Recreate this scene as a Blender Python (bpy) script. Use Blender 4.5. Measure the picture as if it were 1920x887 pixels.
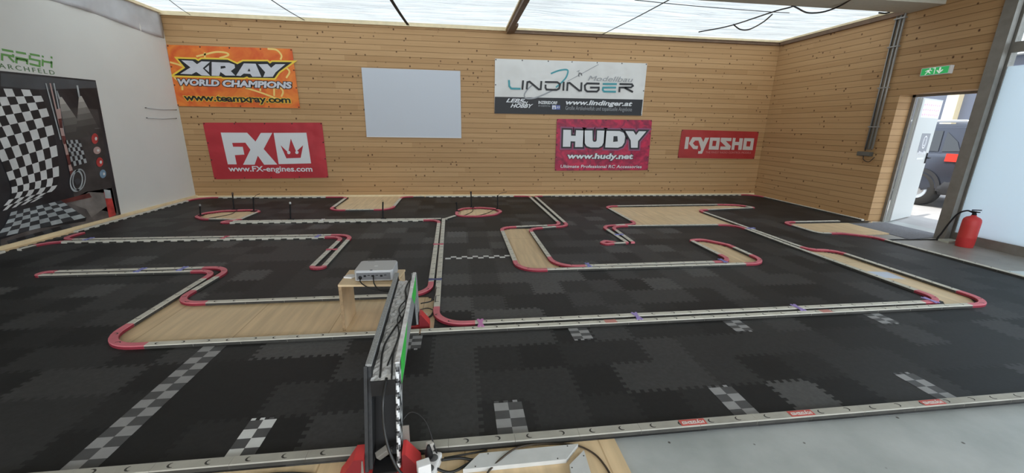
import bpy, bmesh, math, random
from mathutils import Vector, Matrix
for o in list(bpy.data.objects): bpy.data.objects.remove(o)
S = bpy.context.scene
COL = S.collection
random.seed(7)
# ------------------------------------------------------------------ camera, sky, sun, exposure
FPX, CAMZ = 748.7187, 1.408
YAW, PITCH, ROLL = 0.1319065, 0.2668826, 0.0165813
f_ = Vector((math.sin(YAW)*math.cos(PITCH), math.cos(YAW)*math.cos(PITCH), -math.sin(PITCH)))
r_ = Vector((math.cos(YAW), -math.sin(YAW), 0)); u_ = r_.cross(f_)
R_ = r_*math.cos(ROLL)+u_*math.sin(ROLL); U_ = -r_*math.sin(ROLL)+u_*math.cos(ROLL)
cam = bpy.data.objects.new('camera', bpy.data.cameras.new('camera')); COL.objects.link(cam)
cam.matrix_world = Matrix(((R_.x,U_.x,-f_.x,0),(R_.y,U_.y,-f_.y,0),(R_.z,U_.z,-f_.z,CAMZ),(0,0,0,1)))
cam.data.sensor_width = 36; cam.data.lens = FPX/1920*36; cam.data.clip_start = .02
S.camera = cam
S.view_settings.view_transform = 'Standard'; S.view_settings.look = 'None'
S.view_settings.gamma = 1; S.view_settings.use_curve_mapping = False
S.view_settings.exposure = 0.0
W = bpy.data.worlds.new('World'); S.world = W; W.use_nodes = True
wn = W.node_tree; wn.nodes.clear()
wo = wn.nodes.new('ShaderNodeOutputWorld'); wb = wn.nodes.new('ShaderNodeBackground')
wb.inputs['Color'].default_value = (.80,.90,1,1); wb.inputs['Strength'].default_value = 2.6
wn.links.new(wb.outputs[0], wo.inputs[0])
sl = bpy.data.lights.new('sun','SUN'); sl.energy = 5.0; sl.angle = math.radians(1); sl.color = (1,.94,.84)
sun = bpy.data.objects.new('sun', sl); COL.objects.link(sun)
sun.rotation_euler = Vector((0.34,0.10,-0.94)).to_track_quat('-Z','Y').to_euler()
def area(name, loc, d, sx, sy, power, color):
    l = bpy.data.lights.new(name,'AREA'); l.shape='RECTANGLE'; l.size=sx; l.size_y=sy; l.energy=power; l.color=color
    o = bpy.data.objects.new(name,l); COL.objects.link(o); o.location=loc
    o.rotation_euler = Vector(d).to_track_quat('-Z','Y').to_euler(); return o
area('rear_fill_light', (0.8,-3.85,2.0), (0,1,-.05), 9.0, 2.0, 190, (.97,.98,1))  # added fill lamp behind the camera, brightens the walls and foreground
area('side_window_daylight', (6.74,-.6,1.7), (-1,.08,-.12), 6.0, 2.0, 170, (.78,.89,1))

# ------------------------------------------------------------------ projection helpers (where things stand in the room)
CAM = Vector((0,0,CAMZ))
def ray(px,py): return (R_*(px-960) - U_*(py-443.5) + f_*FPX).normalized()
def onZ(px,py,z=0.008): d=ray(px,py); return CAM+d*((z-CAMZ)/d.z)
def onY(px,py,y): d=ray(px,py); return CAM+d*(y/d.y)
def onX(px,py,x): d=ray(px,py); return CAM+d*(x/d.x)
YB, XL, XR, ZT = 8.40, -5.09, 6.75, 3.26       # back wall, left wall, right wall, wall top
MZ = 0.008                                     # top of the foam mat

# ------------------------------------------------------------------ materials
def srgb(r,g,b):
    f=lambda c: (c/255/12.92) if c<=10.3 else ((c/255+.055)/1.055)**2.4
    return (f(r),f(g),f(b),1)
MATS={}
def mat(name, col, rough=.6, metal=0, spec=.5, noise=0, nscale=20, bump=0, bscale=60, emit=0):
    if name in MATS: return MATS[name]
    m=bpy.data.materials.new(name); m.use_nodes=True; n=m.node_tree; p=n.nodes['Principled BSDF']
    p.inputs['Base Color'].default_value=col; p.inputs['Roughness'].default_value=rough
    p.inputs['Metallic'].default_value=metal; p.inputs['Specular IOR Level'].default_value=spec
    if emit: p.inputs['Emission Color'].default_value=col; p.inputs['Emission Strength'].default_value=emit
    if noise or bump:
        tc=n.nodes.new('ShaderNodeTexCoord')
    if noise:
        t=n.nodes.new('ShaderNodeTexNoise'); t.inputs['Scale'].default_value=nscale; t.inputs['Detail'].default_value=6
        n.links.new(tc.outputs['Object'],t.inputs['Vector'])
        mp=n.nodes.new('ShaderNodeMapRange'); mp.inputs[1].default_value=.25; mp.inputs[2].default_value=.75
        mp.inputs[3].default_value=1-noise; mp.inputs[4].default_value=1+noise
        n.links.new(t.outputs['Fac'],mp.inputs[0])
        mx=n.nodes.new('ShaderNodeVectorMath'); mx.operation='SCALE'; mx.inputs[0].default_value=col[:3]
        n.links.new(mp.outputs[0],mx.inputs['Scale']); n.links.new(mx.outputs[0],p.inputs['Base Color'])
    if bump:
        t2=n.nodes.new('ShaderNodeTexNoise'); t2.inputs['Scale'].default_value=bscale; t2.inputs['Detail'].default_value=4
        n.links.new(tc.outputs['Object'],t2.inputs['Vector'])
        b=n.nodes.new('ShaderNodeBump'); b.inputs['Strength'].default_value=bump; b.inputs['Distance'].default_value=.01
        n.links.new(t2.outputs['Fac'],b.inputs['Height']); n.links.new(b.outputs[0],p.inputs['Normal'])
    MATS[name]=m; return m

def plank_mat(name, axis, c1, c2, pitch=.0985):
    """horizontal tongue-and-groove softwood boards with grain, knots and dark grooves; axis = 0 boards run along x, 1 along y"""
    m=bpy.data.materials.new(name); m.use_nodes=True; n=m.node_tree; L=n.links.new; p=n.nodes['Principled BSDF']
    N=lambda t,**k: n.nodes.new(t)
    def M(op,a,b=None,c=None):
        q=N('ShaderNodeMath'); q.operation=op
        for i,v in enumerate((a,b,c)):
            if v is None: continue
            if isinstance(v,(int,float)): q.inputs[i].default_value=v
            else: L(v,q.inputs[i])
        return q.outputs[0]
    geo=N('ShaderNodeNewGeometry'); sp=N('ShaderNodeSeparateXYZ'); L(geo.outputs['Position'],sp.inputs[0])
    along=sp.outputs[axis]; z=sp.outputs[2]
    zi=M('DIVIDE',z,pitch); idx=M('FLOOR',zi); fr=M('SUBTRACT',zi,idx)
    wn_=N('ShaderNodeTexWhiteNoise'); wn_.noise_dimensions='1D'; L(idx,wn_.inputs['W'])
    # butt joints: each row shifted, boards 4 m long
    sh=M('MULTIPLY',wn_.outputs['Value'],7.3); bi=M('FLOOR',M('DIVIDE',M('ADD',along,sh),4.1))
    cv=N('ShaderNodeCombineXYZ'); L(idx,cv.inputs[0]); L(bi,cv.inputs[1])
    w2=N('ShaderNodeTexWhiteNoise'); w2.noise_dimensions='2D'; L(cv.outputs[0],w2.inputs['Vector'])
    # grain
    g=N('ShaderNodeCombineXYZ'); L(M('MULTIPLY',along,1.4),g.inputs[0]); L(M('MULTIPLY',z,46),g.inputs[1]); L(M('MULTIPLY',w2.outputs['Value'],50),g.inputs[2])
    gn=N('ShaderNodeTexNoise'); gn.inputs['Scale'].default_value=1.0; gn.inputs['Detail'].default_value=5; L(g.outputs[0],gn.inputs['Vector'])
    # knots
    kv=N('ShaderNodeCombineXYZ'); L(M('MULTIPLY',along,11),kv.inputs[0]); L(M('MULTIPLY',zi,.86),kv.inputs[1]); L(M('MULTIPLY',wn_.outputs['Value'],3),kv.inputs[2])
    vo=N('ShaderNodeTexVoronoi'); vo.inputs['Scale'].default_value=1.0; L(kv.outputs[0],vo.inputs['Vector'])
    rp=N('ShaderNodeValToRGB'); rp.color_ramp.elements[0].position=.09; rp.color_ramp.elements[0].color=(0,0,0,1)
    rp.color_ramp.elements[1].position=.21; rp.color_ramp.elements[1].color=(1,1,1,1); sc_=N('ShaderNodeSeparateColor'); L(vo.outputs['Color'],sc_.inputs[0]); gate=M('MULTIPLY',M('GREATER_THAN',sc_.outputs[0],.45),.6); L(M('ADD',vo.outputs['Distance'],gate),rp.inputs[0])
    t=M('ADD',M('MULTIPLY',w2.outputs['Value'],.42),M('MULTIPLY',gn.outputs['Fac'],.62))
    mx=N('ShaderNodeMix'); mx.data_type='RGBA'; mx.inputs[6].default_value=c1; mx.inputs[7].default_value=c2; L(t,mx.inputs[0])
    kn=N('ShaderNodeMix'); kn.data_type='RGBA'; kn.inputs[6].default_value=(.10,.042,.016,1); L(rp.outputs[0],kn.inputs[0]); L(mx.outputs[2],kn.inputs[7])
    # groove
    gr=M('MINIMUM',M('DIVIDE',fr,.07),M('DIVIDE',M('SUBTRACT',1,fr),.05)); gr=M('MINIMUM',gr,1)
    gm=N('ShaderNodeMix'); gm.data_type='RGBA'; gm.inputs[6].default_value=tuple(x*.55 for x in c1[:3])+(1,); L(gr,gm.inputs[0]); L(kn.outputs[2],gm.inputs[7])
    L(gm.outputs[2],p.inputs['Base Color']); p.inputs['Roughness'].default_value=.55; p.inputs['Specular IOR Level'].default_value=.3
    b=N('ShaderNodeBump'); b.inputs['Strength'].default_value=.5; b.inputs['Distance'].default_value=.006; L(gr,b.inputs['Height']); L(b.outputs[0],p.inputs['Normal'])
    return m
WOODX=plank_mat('pine_boards_back', 0, (.37,.205,.085,1), (.58,.365,.18,1))
WOODY=plank_mat('pine_boards_side', 1, (.37,.21,.09,1), (.58,.37,.185,1))

def ply_mat():
    m=bpy.data.materials.new('plywood'); m.use_nodes=True; n=m.node_tree; L=n.links.new; p=n.nodes['Principled BSDF']
    geo=n.nodes.new('ShaderNodeNewGeometry'); mp=n.nodes.new('ShaderNodeMapping'); mp.inputs['Scale'].default_value=(14,1.2,1)
    L(geo.outputs['Position'],mp.inputs[0])
    t=n.nodes.new('ShaderNodeTexNoise'); t.inputs['Scale'].default_value=1.6; t.inputs['Detail'].default_value=6; L(mp.outputs[0],t.inputs[0])
    br=n.nodes.new('ShaderNodeTexBrick'); br.inputs['Scale'].default_value=1; br.inputs['Brick Width'].default_value=.62; br.inputs['Row Height'].default_value=1.25
    br.inputs['Mortar Size'].default_value=.004; br.inputs['Color1'].default_value=(.74,.55,.33,1); br.inputs['Color2'].default_value=(.80,.62,.39,1); br.inputs['Mortar'].default_value=(.56,.39,.22,1)
    L(geo.outputs['Position'],br.inputs[0])
    mr=n.nodes.new('ShaderNodeMapRange'); mr.inputs[1].default_value=.3; mr.inputs[2].default_value=.7; mr.inputs[3].default_value=.87; mr.inputs[4].default_value=1.1; L(t.outputs['Fac'],mr.inputs[0])
    vm=n.nodes.new('ShaderNodeVectorMath'); vm.operation='SCALE'; L(br.outputs['Color'],vm.inputs[0]); L(mr.outputs[0],vm.inputs['Scale'])
    L(vm.outputs[0],p.inputs['Base Color']); p.inputs['Roughness'].default_value=.5; p.inputs['Specular IOR Level'].default_value=.35
    return m
PLY=ply_mat()

def tarp_mat():
    m=bpy.data.materials.new('white_roof_sheeting'); m.use_nodes=True; n=m.node_tree; n.nodes.clear(); L=n.links.new
    o=n.nodes.new('ShaderNodeOutputMaterial'); a=n.nodes.new('ShaderNodeAddShader')
    d=n.nodes.new('ShaderNodeBsdfDiffuse'); t=n.nodes.new('ShaderNodeBsdfTranslucent')
    d.inputs[0].default_value=(.40,.41,.42,1); t.inputs[0].default_value=(.2,.2,.2,1)
    geo=n.nodes.new('ShaderNodeNewGeometry'); mp=n.nodes.new('ShaderNodeMapping'); mp.inputs['Scale'].default_value=(.8,7,1); mp.inputs['Rotation'].default_value=(0,0,.12)
    L(geo.outputs['Position'],mp.inputs[0])
    no=n.nodes.new('ShaderNodeTexNoise'); no.inputs['Scale'].default_value=1.3; no.inputs['Detail'].default_value=5; no.inputs['Distortion'].default_value=.8; L(mp.outputs[0],no.inputs[0])
    b=n.nodes.new('ShaderNodeBump'); b.inputs['Strength'].default_value=1; b.inputs['Distance'].default_value=.16; L(no.outputs['Fac'],b.inputs['Height'])
    L(b.outputs[0],d.inputs['Normal']); L(b.outputs[0],t.inputs['Normal'])
    mr=n.nodes.new('ShaderNodeMapRange'); mr.inputs[1].default_value=.3; mr.inputs[2].default_value=.7; mr.inputs[3].default_value=.74; mr.inputs[4].default_value=1.12; L(no.outputs['Fac'],mr.inputs[0])
    vm=n.nodes.new('ShaderNodeVectorMath'); vm.operation='SCALE'; vm.inputs[0].default_value=(.265,.282,.288); L(mr.outputs[0],vm.inputs['Scale']); L(vm.outputs[0],t.inputs[0])
    L(d.outputs[0],a.inputs[0]); L(t.outputs[0],a.inputs[1]); L(a.outputs[0],o.inputs[0]); return m
TARP=tarp_mat()
def frosted_mat():
    m=bpy.data.materials.new('frosted_sheet'); m.use_nodes=True; n=m.node_tree; n.nodes.clear(); L=n.links.new
    o=n.nodes.new('ShaderNodeOutputMaterial'); a=n.nodes.new('ShaderNodeAddShader')
    d=n.nodes.new('ShaderNodeBsdfDiffuse'); t=n.nodes.new('ShaderNodeBsdfTranslucent')
    d.inputs[0].default_value=(.5,.52,.53,1); t.inputs[0].default_value=(.42,.47,.50,1)
    L(d.outputs[0],a.inputs[0]); L(t.outputs[0],a.inputs[1]); L(a.outputs[0],o.inputs[0]); return m
FROST=frosted_mat()
def glass_mat():
    m=bpy.data.materials.new('clear_glass'); m.use_nodes=True; n=m.node_tree; n.nodes.clear(); L=n.links.new
    o=n.nodes.new('ShaderNodeOutputMaterial'); x=n.nodes.new('ShaderNodeMixShader'); x.inputs[0].default_value=.07
    t=n.nodes.new('ShaderNodeBsdfTransparent'); g=n.nodes.new('ShaderNodeBsdfGlossy'); g.inputs['Roughness'].default_value=.02
    t.inputs[0].default_value=(.93,.95,.95,1)
    L(t.outputs[0],x.inputs[1]); L(g.outputs[0],x.inputs[2]); L(x.outputs[0],o.inputs[0]); return m
GLASS=glass_mat()
def concrete_mat(name,c1,c2,sc=2.2,spots=True):
    m=bpy.data.materials.new(name); m.use_nodes=True; n=m.node_tree; L=n.links.new; p=n.nodes['Principled BSDF']
    geo=n.nodes.new('ShaderNodeNewGeometry')
    t=n.nodes.new('ShaderNodeTexNoise'); t.inputs['Scale'].default_value=sc; t.inputs['Detail'].default_value=9; t.inputs['Roughness'].default_value=.62; L(geo.outputs['Position'],t.inputs[0])
    r=n.nodes.new('ShaderNodeValToRGB'); r.color_ramp.elements[0].position=.35; r.color_ramp.elements[0].color=c1; r.color_ramp.elements[1].position=.65; r.color_ramp.elements[1].color=c2; L(t.outputs['Fac'],r.inputs[0])
    out=r.outputs[0]
    if spots:
        v=n.nodes.new('ShaderNodeTexVoronoi'); v.inputs['Scale'].default_value=9; L(geo.outputs['Position'],v.inputs[0])
        rr=n.nodes.new('ShaderNodeValToRGB'); rr.color_ramp.elements[0].position=.05; rr.color_ramp.elements[0].color=(0,0,0,1); rr.color_ramp.elements[1].position=.08; rr.color_ramp.elements[1].color=(1,1,1,1); L(v.outputs['Distance'],rr.inputs[0])
        mx=n.nodes.new('ShaderNodeMix'); mx.data_type='RGBA'; mx.inputs[6].default_value=(.09,.08,.07,1); L(rr.outputs[0],mx.inputs[0]); L(out,mx.inputs[7]); out=mx.outputs[2]
    L(out,p.inputs['Base Color']); p.inputs['Roughness'].default_value=.42; p.inputs['Specular IOR Level'].default_value=.5
    return m
CONC=concrete_mat('painted_concrete',(.36,.385,.375,1),(.47,.49,.48,1))
PAVE=concrete_mat('yard_concrete',(.36,.35,.35,1),(.48,.47,.46,1),1.2,False)
GREYWALL=mat('white_plaster',(.72,.715,.67,1),.8,noise=.03,nscale=1.5,bump=.1,bscale=8)
FILM=mat('grey_plastic_film',(.52,.52,.53,1),.5,noise=.15,nscale=3,bump=.8,bscale=5)
BEIGE=mat('beige_board',(.50,.46,.38,1),.8,noise=.05)
LATH=mat('light_lath',(.82,.69,.45,1),.6,noise=.1,nscale=9)
DARKBEAM=mat('brown_beam',(.16,.095,.055,1),.6,noise=.2,nscale=8)
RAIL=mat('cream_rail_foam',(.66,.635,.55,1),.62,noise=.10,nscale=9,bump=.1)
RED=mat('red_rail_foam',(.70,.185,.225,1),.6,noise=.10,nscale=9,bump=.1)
RAILS=mat('shaded_rail_side',(.055,.053,.047,1),.8,noise=.25,nscale=14); REDS=mat('shaded_red_rail_side',(.27,.022,.042,1),.7)  # rail flanks: shade put into the colour of both foams
SLOT=mat('dark_slot',(.045,.042,.036,1),.8)
BLACK=mat('black_plastic',(.012,.012,.013,1),.6,spec=.3)
CABLE=mat('black_cable',(.012,.012,.012,1),.4)
WHITE=mat('white_plastic',(.78,.78,.78,1),.4)
STEEL=mat('grey_steel',(.25,.235,.21,1),.45,metal=.25,noise=.12,nscale=12)
PIPE=mat('grey_conduit',(.34,.33,.31,1),.4,metal=.4)
PRED=mat('red_paint',(.62,.045,.045,1),.5,noise=.08,nscale=10)
DRED=mat('dark_red_paint',(.20,.012,.018,1),.5)
FOIL=mat('aluminium_tape',(.82,.83,.84,1),.32,metal=.35,noise=.30,nscale=26,bump=1.0,bscale=38)
GREYTAPE=mat('grey_speckled_board',(.30,.31,.31,1),.6,noise=.35,nscale=120)
DARKGREY=mat('dark_grey_trim',(.04,.041,.043,1),.7,spec=.25,noise=.2,nscale=60)
GREEN=mat('green_print',(.06,.62,.09,1),.5)
PINE=mat('pale_plywood_part',(.76,.58,.36,1),.5,noise=.10,nscale=10)
PINEDGE=mat('plywood_edge',(.40,.27,.15,1),.6,noise=.25,nscale=60)
SHADES=[mat('foam_mat_%s'%w,(c,c*.99,c*.985,1),.58,spec=.3,noise=.18,nscale=45) for w,c in (('black',.012),('soot',.0195),('charcoal',.029),('slate',.044),('ash',.078),('grey',.11))]

# ------------------------------------------------------------------ mesh helpers
class MB:
    def __init__(s): s.v=[]; s.f=[]; s.m=[]; s.sm=[]
    def add(s,vs,fs,mi=0,smooth=False,M=None):
        k=len(s.v)
        for p in vs:
            p=Vector(p); s.v.append(tuple(M@p) if M else tuple(p))
        for f in fs: s.f.append([k+i for i in f]); s.m.append(mi); s.sm.append(smooth)
        return s
    def box(s,a,b,mi=0,M=None,bev=0):
        (x0,y0,z0),(x1,y1,z1)=a,b
        if bev:
            bm=bmesh.new(); bmesh.ops.create_cube(bm,size=1)
            for v in bm.verts: v.co=Vector(((x0+x1)/2+v.co.x*(x1-x0),(y0+y1)/2+v.co.y*(y1-y0),(z0+z1)/2+v.co.z*(z1-z0)))
            bmesh.ops.bevel(bm,geom=bm.edges[:],offset=bev,segments=2,affect='EDGES',profile=.6)
            bm.verts.index_update()
            s.add([v.co for v in bm.verts],[[v.index for v in f.verts] for f in bm.faces],mi,False,M); bm.free(); return s
        return s.add([(x0,y0,z0),(x1,y0,z0),(x1,y1,z0),(x0,y1,z0),(x0,y0,z1),(x1,y0,z1),(x1,y1,z1),(x0,y1,z1)],
              [(0,3,2,1),(4,5,6,7),(0,1,5,4),(1,2,6,5),(2,3,7,6),(3,0,4,7)],mi,False,M)
    def prism(s,poly,z0,z1,mi=0,M=None):
        """polygon (x,y) extruded along z"""
        n=len(poly)
        return s.add([(x,y,z0) for x,y in poly]+[(x,y,z1) for x,y in poly],
            [list(range(n))[::-1],list(range(n,2*n))]+[(i,(i+1)%n,n+(i+1)%n,n+i) for i in range(n)],mi,False,M)
    def tube(s,pts,r,mi=0,n=8,caps=True,rs=None):
        pts=[Vector(p) for p in pts]; k=len(s.v); up=None
        for i,p in enumerate(pts):
            t=(pts[min(i+1,len(pts)-1)]-pts[max(i-1,0)]).normalized()
            if up is None: up=t.orthogonal().normalized()
            up=(up-t*up.dot(t)).normalized(); b=t.cross(up); q=rs[i] if rs else r
            for j in range(n):
                a=2*math.pi*j/n; s.v.append(tuple(p+(up*math.cos(a)+b*math.sin(a))*q))
        for i in range(len(pts)-1):
            for j in range(n):
                s.f.append([k+i*n+j,k+i*n+(j+1)%n,k+(i+1)*n+(j+1)%n,k+(i+1)*n+j]); s.m.append(mi); s.sm.append(True)
        if caps:
            s.f.append([k+j for j in range(n)][::-1]); s.m.append(mi); s.sm.append(False)
            e=k+(len(pts)-1)*n; s.f.append([e+j for j in range(n)]); s.m.append(mi); s.sm.append(False)
        return s
    def lathe(s,prof,mi=0,n=24,M=None,smooth=True):
        """profile (radius,z) revolved about z"""
        k=len(prof); vs=[(r*math.cos(2*math.pi*j/n),r*math.sin(2*math.pi*j/n),z) for j in range(n) for r,z in prof]
        fs=[(j*k+i,((j+1)%n)*k+i,((j+1)%n)*k+i+1,j*k+i+1) for j in range(n) for i in range(k-1)]
        return s.add(vs,fs,mi,smooth,M)
    def build(s,name,mats,parent=None,**kw):
        me=bpy.data.meshes.new(name); me.from_pydata(s.v,[],s.f); 
        for m in (mats if isinstance(mats,(list,tuple)) else [mats]): me.materials.append(m)
        me.polygons.foreach_set('material_index',s.m); me.polygons.foreach_set('use_smooth',s.sm); me.update()
        return link(name,me,parent,**kw)
def link(name,me,parent=None,**kw):
    o=bpy.data.objects.new(name,me); COL.objects.link(o)
    if parent: o.parent=parent
    tag(o,**kw); return o
def tag(o,label=None,cat=None,group=None,kind=None):
    if label: o['label']=label
    if cat: o['category']=cat
    if group: o['group']=group
    if kind: o['kind']=kind
    return o
def thing(name,label,cat,loc=(0,0,0),rot=(0,0,0),group=None):
    o=bpy.data.objects.new(name,None); COL.objects.link(o); o.location=loc; o.rotation_euler=rot; o.empty_display_size=.05
    return tag(o,label,cat,group)
def spline(pts,n=8):
    """Catmull-Rom through the points"""
    P=[Vector(p) for p in pts]; P=[P[0]*2-P[1]]+P+[P[-1]*2-P[-2]]; out=[]
    for i in range(1,len(P)-2):
        a,b,c,d=P[i-1],P[i],P[i+1],P[i+2]
        for k in range(n):
            t=k/n; out.append(.5*((2*b)+(c-a)*t+(2*a-5*b+4*c-d)*t*t+(3*b-a-3*c+d)*t**3))
    out.append(P[-2]); return out
def fill(name,loops,m,parent,z=0.0,offset=0.0,extrude=0.0004):
    """flat print: filled outline(s) with holes, in the parent's x-y plane"""
    cu=bpy.data.curves.new(name,'CURVE'); cu.dimensions='2D'; cu.fill_mode='BOTH'; cu.extrude=extrude; cu.offset=offset
    for lp in loops:
        sp=cu.splines.new('POLY'); sp.points.add(len(lp)-1); sp.use_cyclic_u=True
        for q,(x,y) in zip(sp.points,lp): q.co=(x,y,0,1)
    return curve_mesh(name,cu,m,parent,z)
def curve_mesh(name,cu,m,parent,z=0.0,mtx=None):
    t=bpy.data.objects.new('tmp',cu); COL.objects.link(t)
    dg=bpy.context.evaluated_depsgraph_get(); dg.update()
    me=bpy.data.meshes.new_from_object(t.evaluated_get(dg)); bpy.data.objects.remove(t)
    me.materials.clear(); me.materials.append(m)
    if mtx: me.transform(mtx)
    o=link(name,me,parent); o.location=(0,0,z); return o
def text(name,s,box,m,parent,z=0.0,offset=0.0,shear=0.0,spacing=1.0,extra=0.0):
    """lettering stretched into box (x0,y0,x1,y1) of the parent's x-y plane; extra = outline growth"""
    def mk(off):
        cu=bpy.data.curves.new(name,'FONT'); cu.body=s; cu.offset=off; cu.shear=shear; cu.space_character=spacing; cu.extrude=.0006; cu.size=1; cu.resolution_u=3
        return cu
    t=bpy.data.objects.new('tmp',mk(offset)); COL.objects.link(t)
    dg=bpy.context.evaluated_depsgraph_get(); dg.update()
    me=bpy.data.meshes.new_from_object(t.evaluated_get(dg)); bpy.data.objects.remove(t)
    xs=[v.co.x for v in me.vertices]; ys=[v.co.y for v in me.vertices]
    x0,y0,x1,y1=box; sx=(x1-x0)/(max(xs)-min(xs)); sy=(y1-y0)/(max(ys)-min(ys))
    mtx=Matrix.Translation((x0-min(xs)*sx,y0-min(ys)*sy,0))@Matrix.Diagonal((sx,sy,1,1))
    bpy.data.meshes.remove(me)
    return curve_mesh(name,mk(offset+extra),m,parent,z,mtx)
def ribbon(pts,w):
    """flat stroke of width w as one closed outline"""
    P=[Vector((p[0],p[1])) for p in pts]; L=[];R=[]
    for i,p in enumerate(P):
        a=(P[i]-P[i-1]).normalized() if i else (P[1]-P[0]).normalized()
        b=(P[i+1]-P[i]).normalized() if i<len(P)-1 else a
        t=(a+b).normalized(); nn=Vector((-t.y,t.x)); k=w/2/max(.5,nn.dot(Vector((-a.y,a.x))))
        L.append(p+nn*k); R.append(p-nn*k)
    return [tuple(q) for q in L]+[tuple(q) for q in R[::-1]]
def arcpts(pts,n=6): return [(p.x,p.y) for p in spline([(a,b,0) for a,b in pts],n)]

# ================================================================== SETTING
def struct(name,mb,mats): return mb.build(name,mats,kind='structure')
# floors
struct('floor',MB().box((-12,-6,-.30),(7.3,12,-.018)),CONC)
struct('floor',MB().box((-5.09,.2,-.0179),(.70,8.40,0)).box((.70,1.56,-.0179),(5.70,8.40,0)).box((5.70,4.90,-.0179),(6.22,5.62,0)).box((5.70,5.62,-.0179),(6.75,8.40,0)),PLY)
struct('floor',MB().box((5.70,3.30,-.0179),(6.80,4.90,-.0172)),concrete_mat('worn_concrete',(.25,.23,.20,1),(.33,.31,.275,1)))
struct('ground',MB().box((7.3,-8,-.30),(30,26,-.02)),PAVE)
# walls
struct('wall_back',MB().box((-5.3,YB,-.02),(6.98,YB+.2,ZT)),WOODX)
mb=MB(); mb.box((XL-.2,-4,-.02),(XL,YB,ZT))
struct('wall_left',mb,GREYWALL)
mb=MB(); mb.box((XR,5.70,-.018),(XR+.24,YB,ZT)).box((XR,4.70,1.99),(XR+.24,5.70,ZT))
struct('wall_right',mb,WOODY)
struct('wall_rear',MB().box((-5.3,-4.2,-.02),(6.98,-4,.9)).box((-5.3,-4.2,2.9),(6.98,-4,ZT)),GREYWALL)
# plastic film hanging down along the top of the left wall
mb=MB(); ny=60
for i in range(ny+1):
    y=YB-.02-i*(YB-2)/ny; 
    for j in range(9):
        z=ZT-.02-j*(.40-.03*math.sin(y*2.1))/8
        mb.v.append((XL+.012+.012*math.sin(y*9+j*.5)*(j/8)+.006*math.sin(y*23),y,z))
for i in range(ny):
    for j in range(8):
        a=i*9+j; mb.f.append([a,a+1,a+10,a+9]); mb.m.append(0); mb.sm.append(True)
fo=mb.build('plastic_film',FILM,label='grey plastic film hanging along the top of the white left wall',cat='plastic sheet')
sm_=fo.modifiers.new('t','SOLIDIFY'); sm_.thickness=.002
# roof sheeting (two bays each side of the brown beam) and the opaque ceiling in front of it
def tarp(name,x0,x1,y0,y1,seed):
    rnd=random.Random(seed); nx,ny=90,60; mb=MB()
    for i in range(nx+1):
        for j in range(ny+1):
            u,v=i/nx,j/ny; x=x0+(x1-x0)*u; y=y0+(y1-y0)*v
            sag=.10*math.sin(math.pi*u)*math.sin(math.pi*v)
            fold=.010*math.sin(y*11+2.0*math.sin(x*.9+seed)+x*.8)+.006*math.sin(y*23+x*2.3+seed)
            e=min(1,8*min(u,1-u,v,1-v))
            mb.v.append((x,y,ZT-.005-sag*.5+fold*e))
    for i in range(nx):
        for j in range(ny):
            a=i*(ny+1)+j; mb.f.append([a,a+ny+1,a+ny+2,a+1]); mb.m.append(0); mb.sm.append(True)
    return mb.build(name,TARP,kind='structure')
tarp('ceiling',-5.1,.98,5.86,8.42,1); tarp('ceiling',.98,6.78,5.86,8.42,4)
struct('ceiling',MB().box((-5.3,-4.2,ZT-.02),(6.98,5.40,ZT+.04)),BEIGE)
struct('ceiling_beam',MB().box((-5.1,5.40,ZT-.10),(6.75,5.87,ZT+.04)),BEIGE)
# laths and beams along the roof edge
struct('trim_1',MB().box((-5.09,8.345,ZT-.075),(.93,8.40,ZT-.012)),LATH)
struct('trim_2',MB().box((1.03,8.345,ZT-.050),(6.75,8.40,ZT-.012)).box((1.03,8.352,ZT-.105),(6.75,8.40,ZT-.080),1).box((1.03,8.375,ZT-.080),(6.75,8.40,ZT-.050),1),[LATH,DARKBEAM])
struct('trim_3',MB().box((6.695,5.9,ZT-.045),(6.75,8.345,ZT-.012)).box((6.70,5.9,ZT-.11),(6.75,8.345,ZT-.05),1),[LATH,DARKBEAM])
struct('trim_4',MB().box((-5.09,2,ZT-.055),(-5.035,8.345,ZT-.012)),LATH)
struct('roof_beam',MB().box((.94,5.87,ZT-.13),(1.02,8.345,ZT)).box((.915,5.87,ZT-.06),(.94,8.345,ZT-.03),1).box((1.02,7.75,ZT-.12),(1.08,8.345,ZT-.07)),[DARKBEAM,LATH])
# baseboards
struct('baseboard_left',MB().box((XL,1.0,0),(XL+.035,8.40,.045)),LATH)
struct('baseboard_back',MB().box((XL+.035,YB-.02,0),(6.75,YB,.03)),LATH)

# white glazed side front: frosted panel with clear panes above, steel post beside the door
struct('trim_5',MB().box((6.715,4.57,-.018),(6.79,4.705,ZT)).box((6.79,4.60,-.018),(6.98,4.70,ZT)),STEEL)
mb=MB()
mb.box((6.80,-4,-.018),(6.86,4.598,.10)).box((6.80,-4,2.40),(6.86,4.598,2.52)).box((6.80,-4,3.1),(6.86,4.598,ZT))
for y in (4.57,1.9,-.7,-3.3): mb.box((6.805,y-.025,.1),(6.855,y+.025,3.1))
wf=mb.build('window_1',[STEEL],kind='structure')
pn=MB().box((6.815,-3.27,.10),(6.835,4.542,2.24)).build('frosted_panel',FROST,wf)
MB().box((6.825,-3.27,2.52),(6.83,4.542,3.1)).build('pane',GLASS,wf)
MB().box((6.825,-3.27,2.25),(6.83,4.542,2.40)).build('pane',GLASS,wf)
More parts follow.
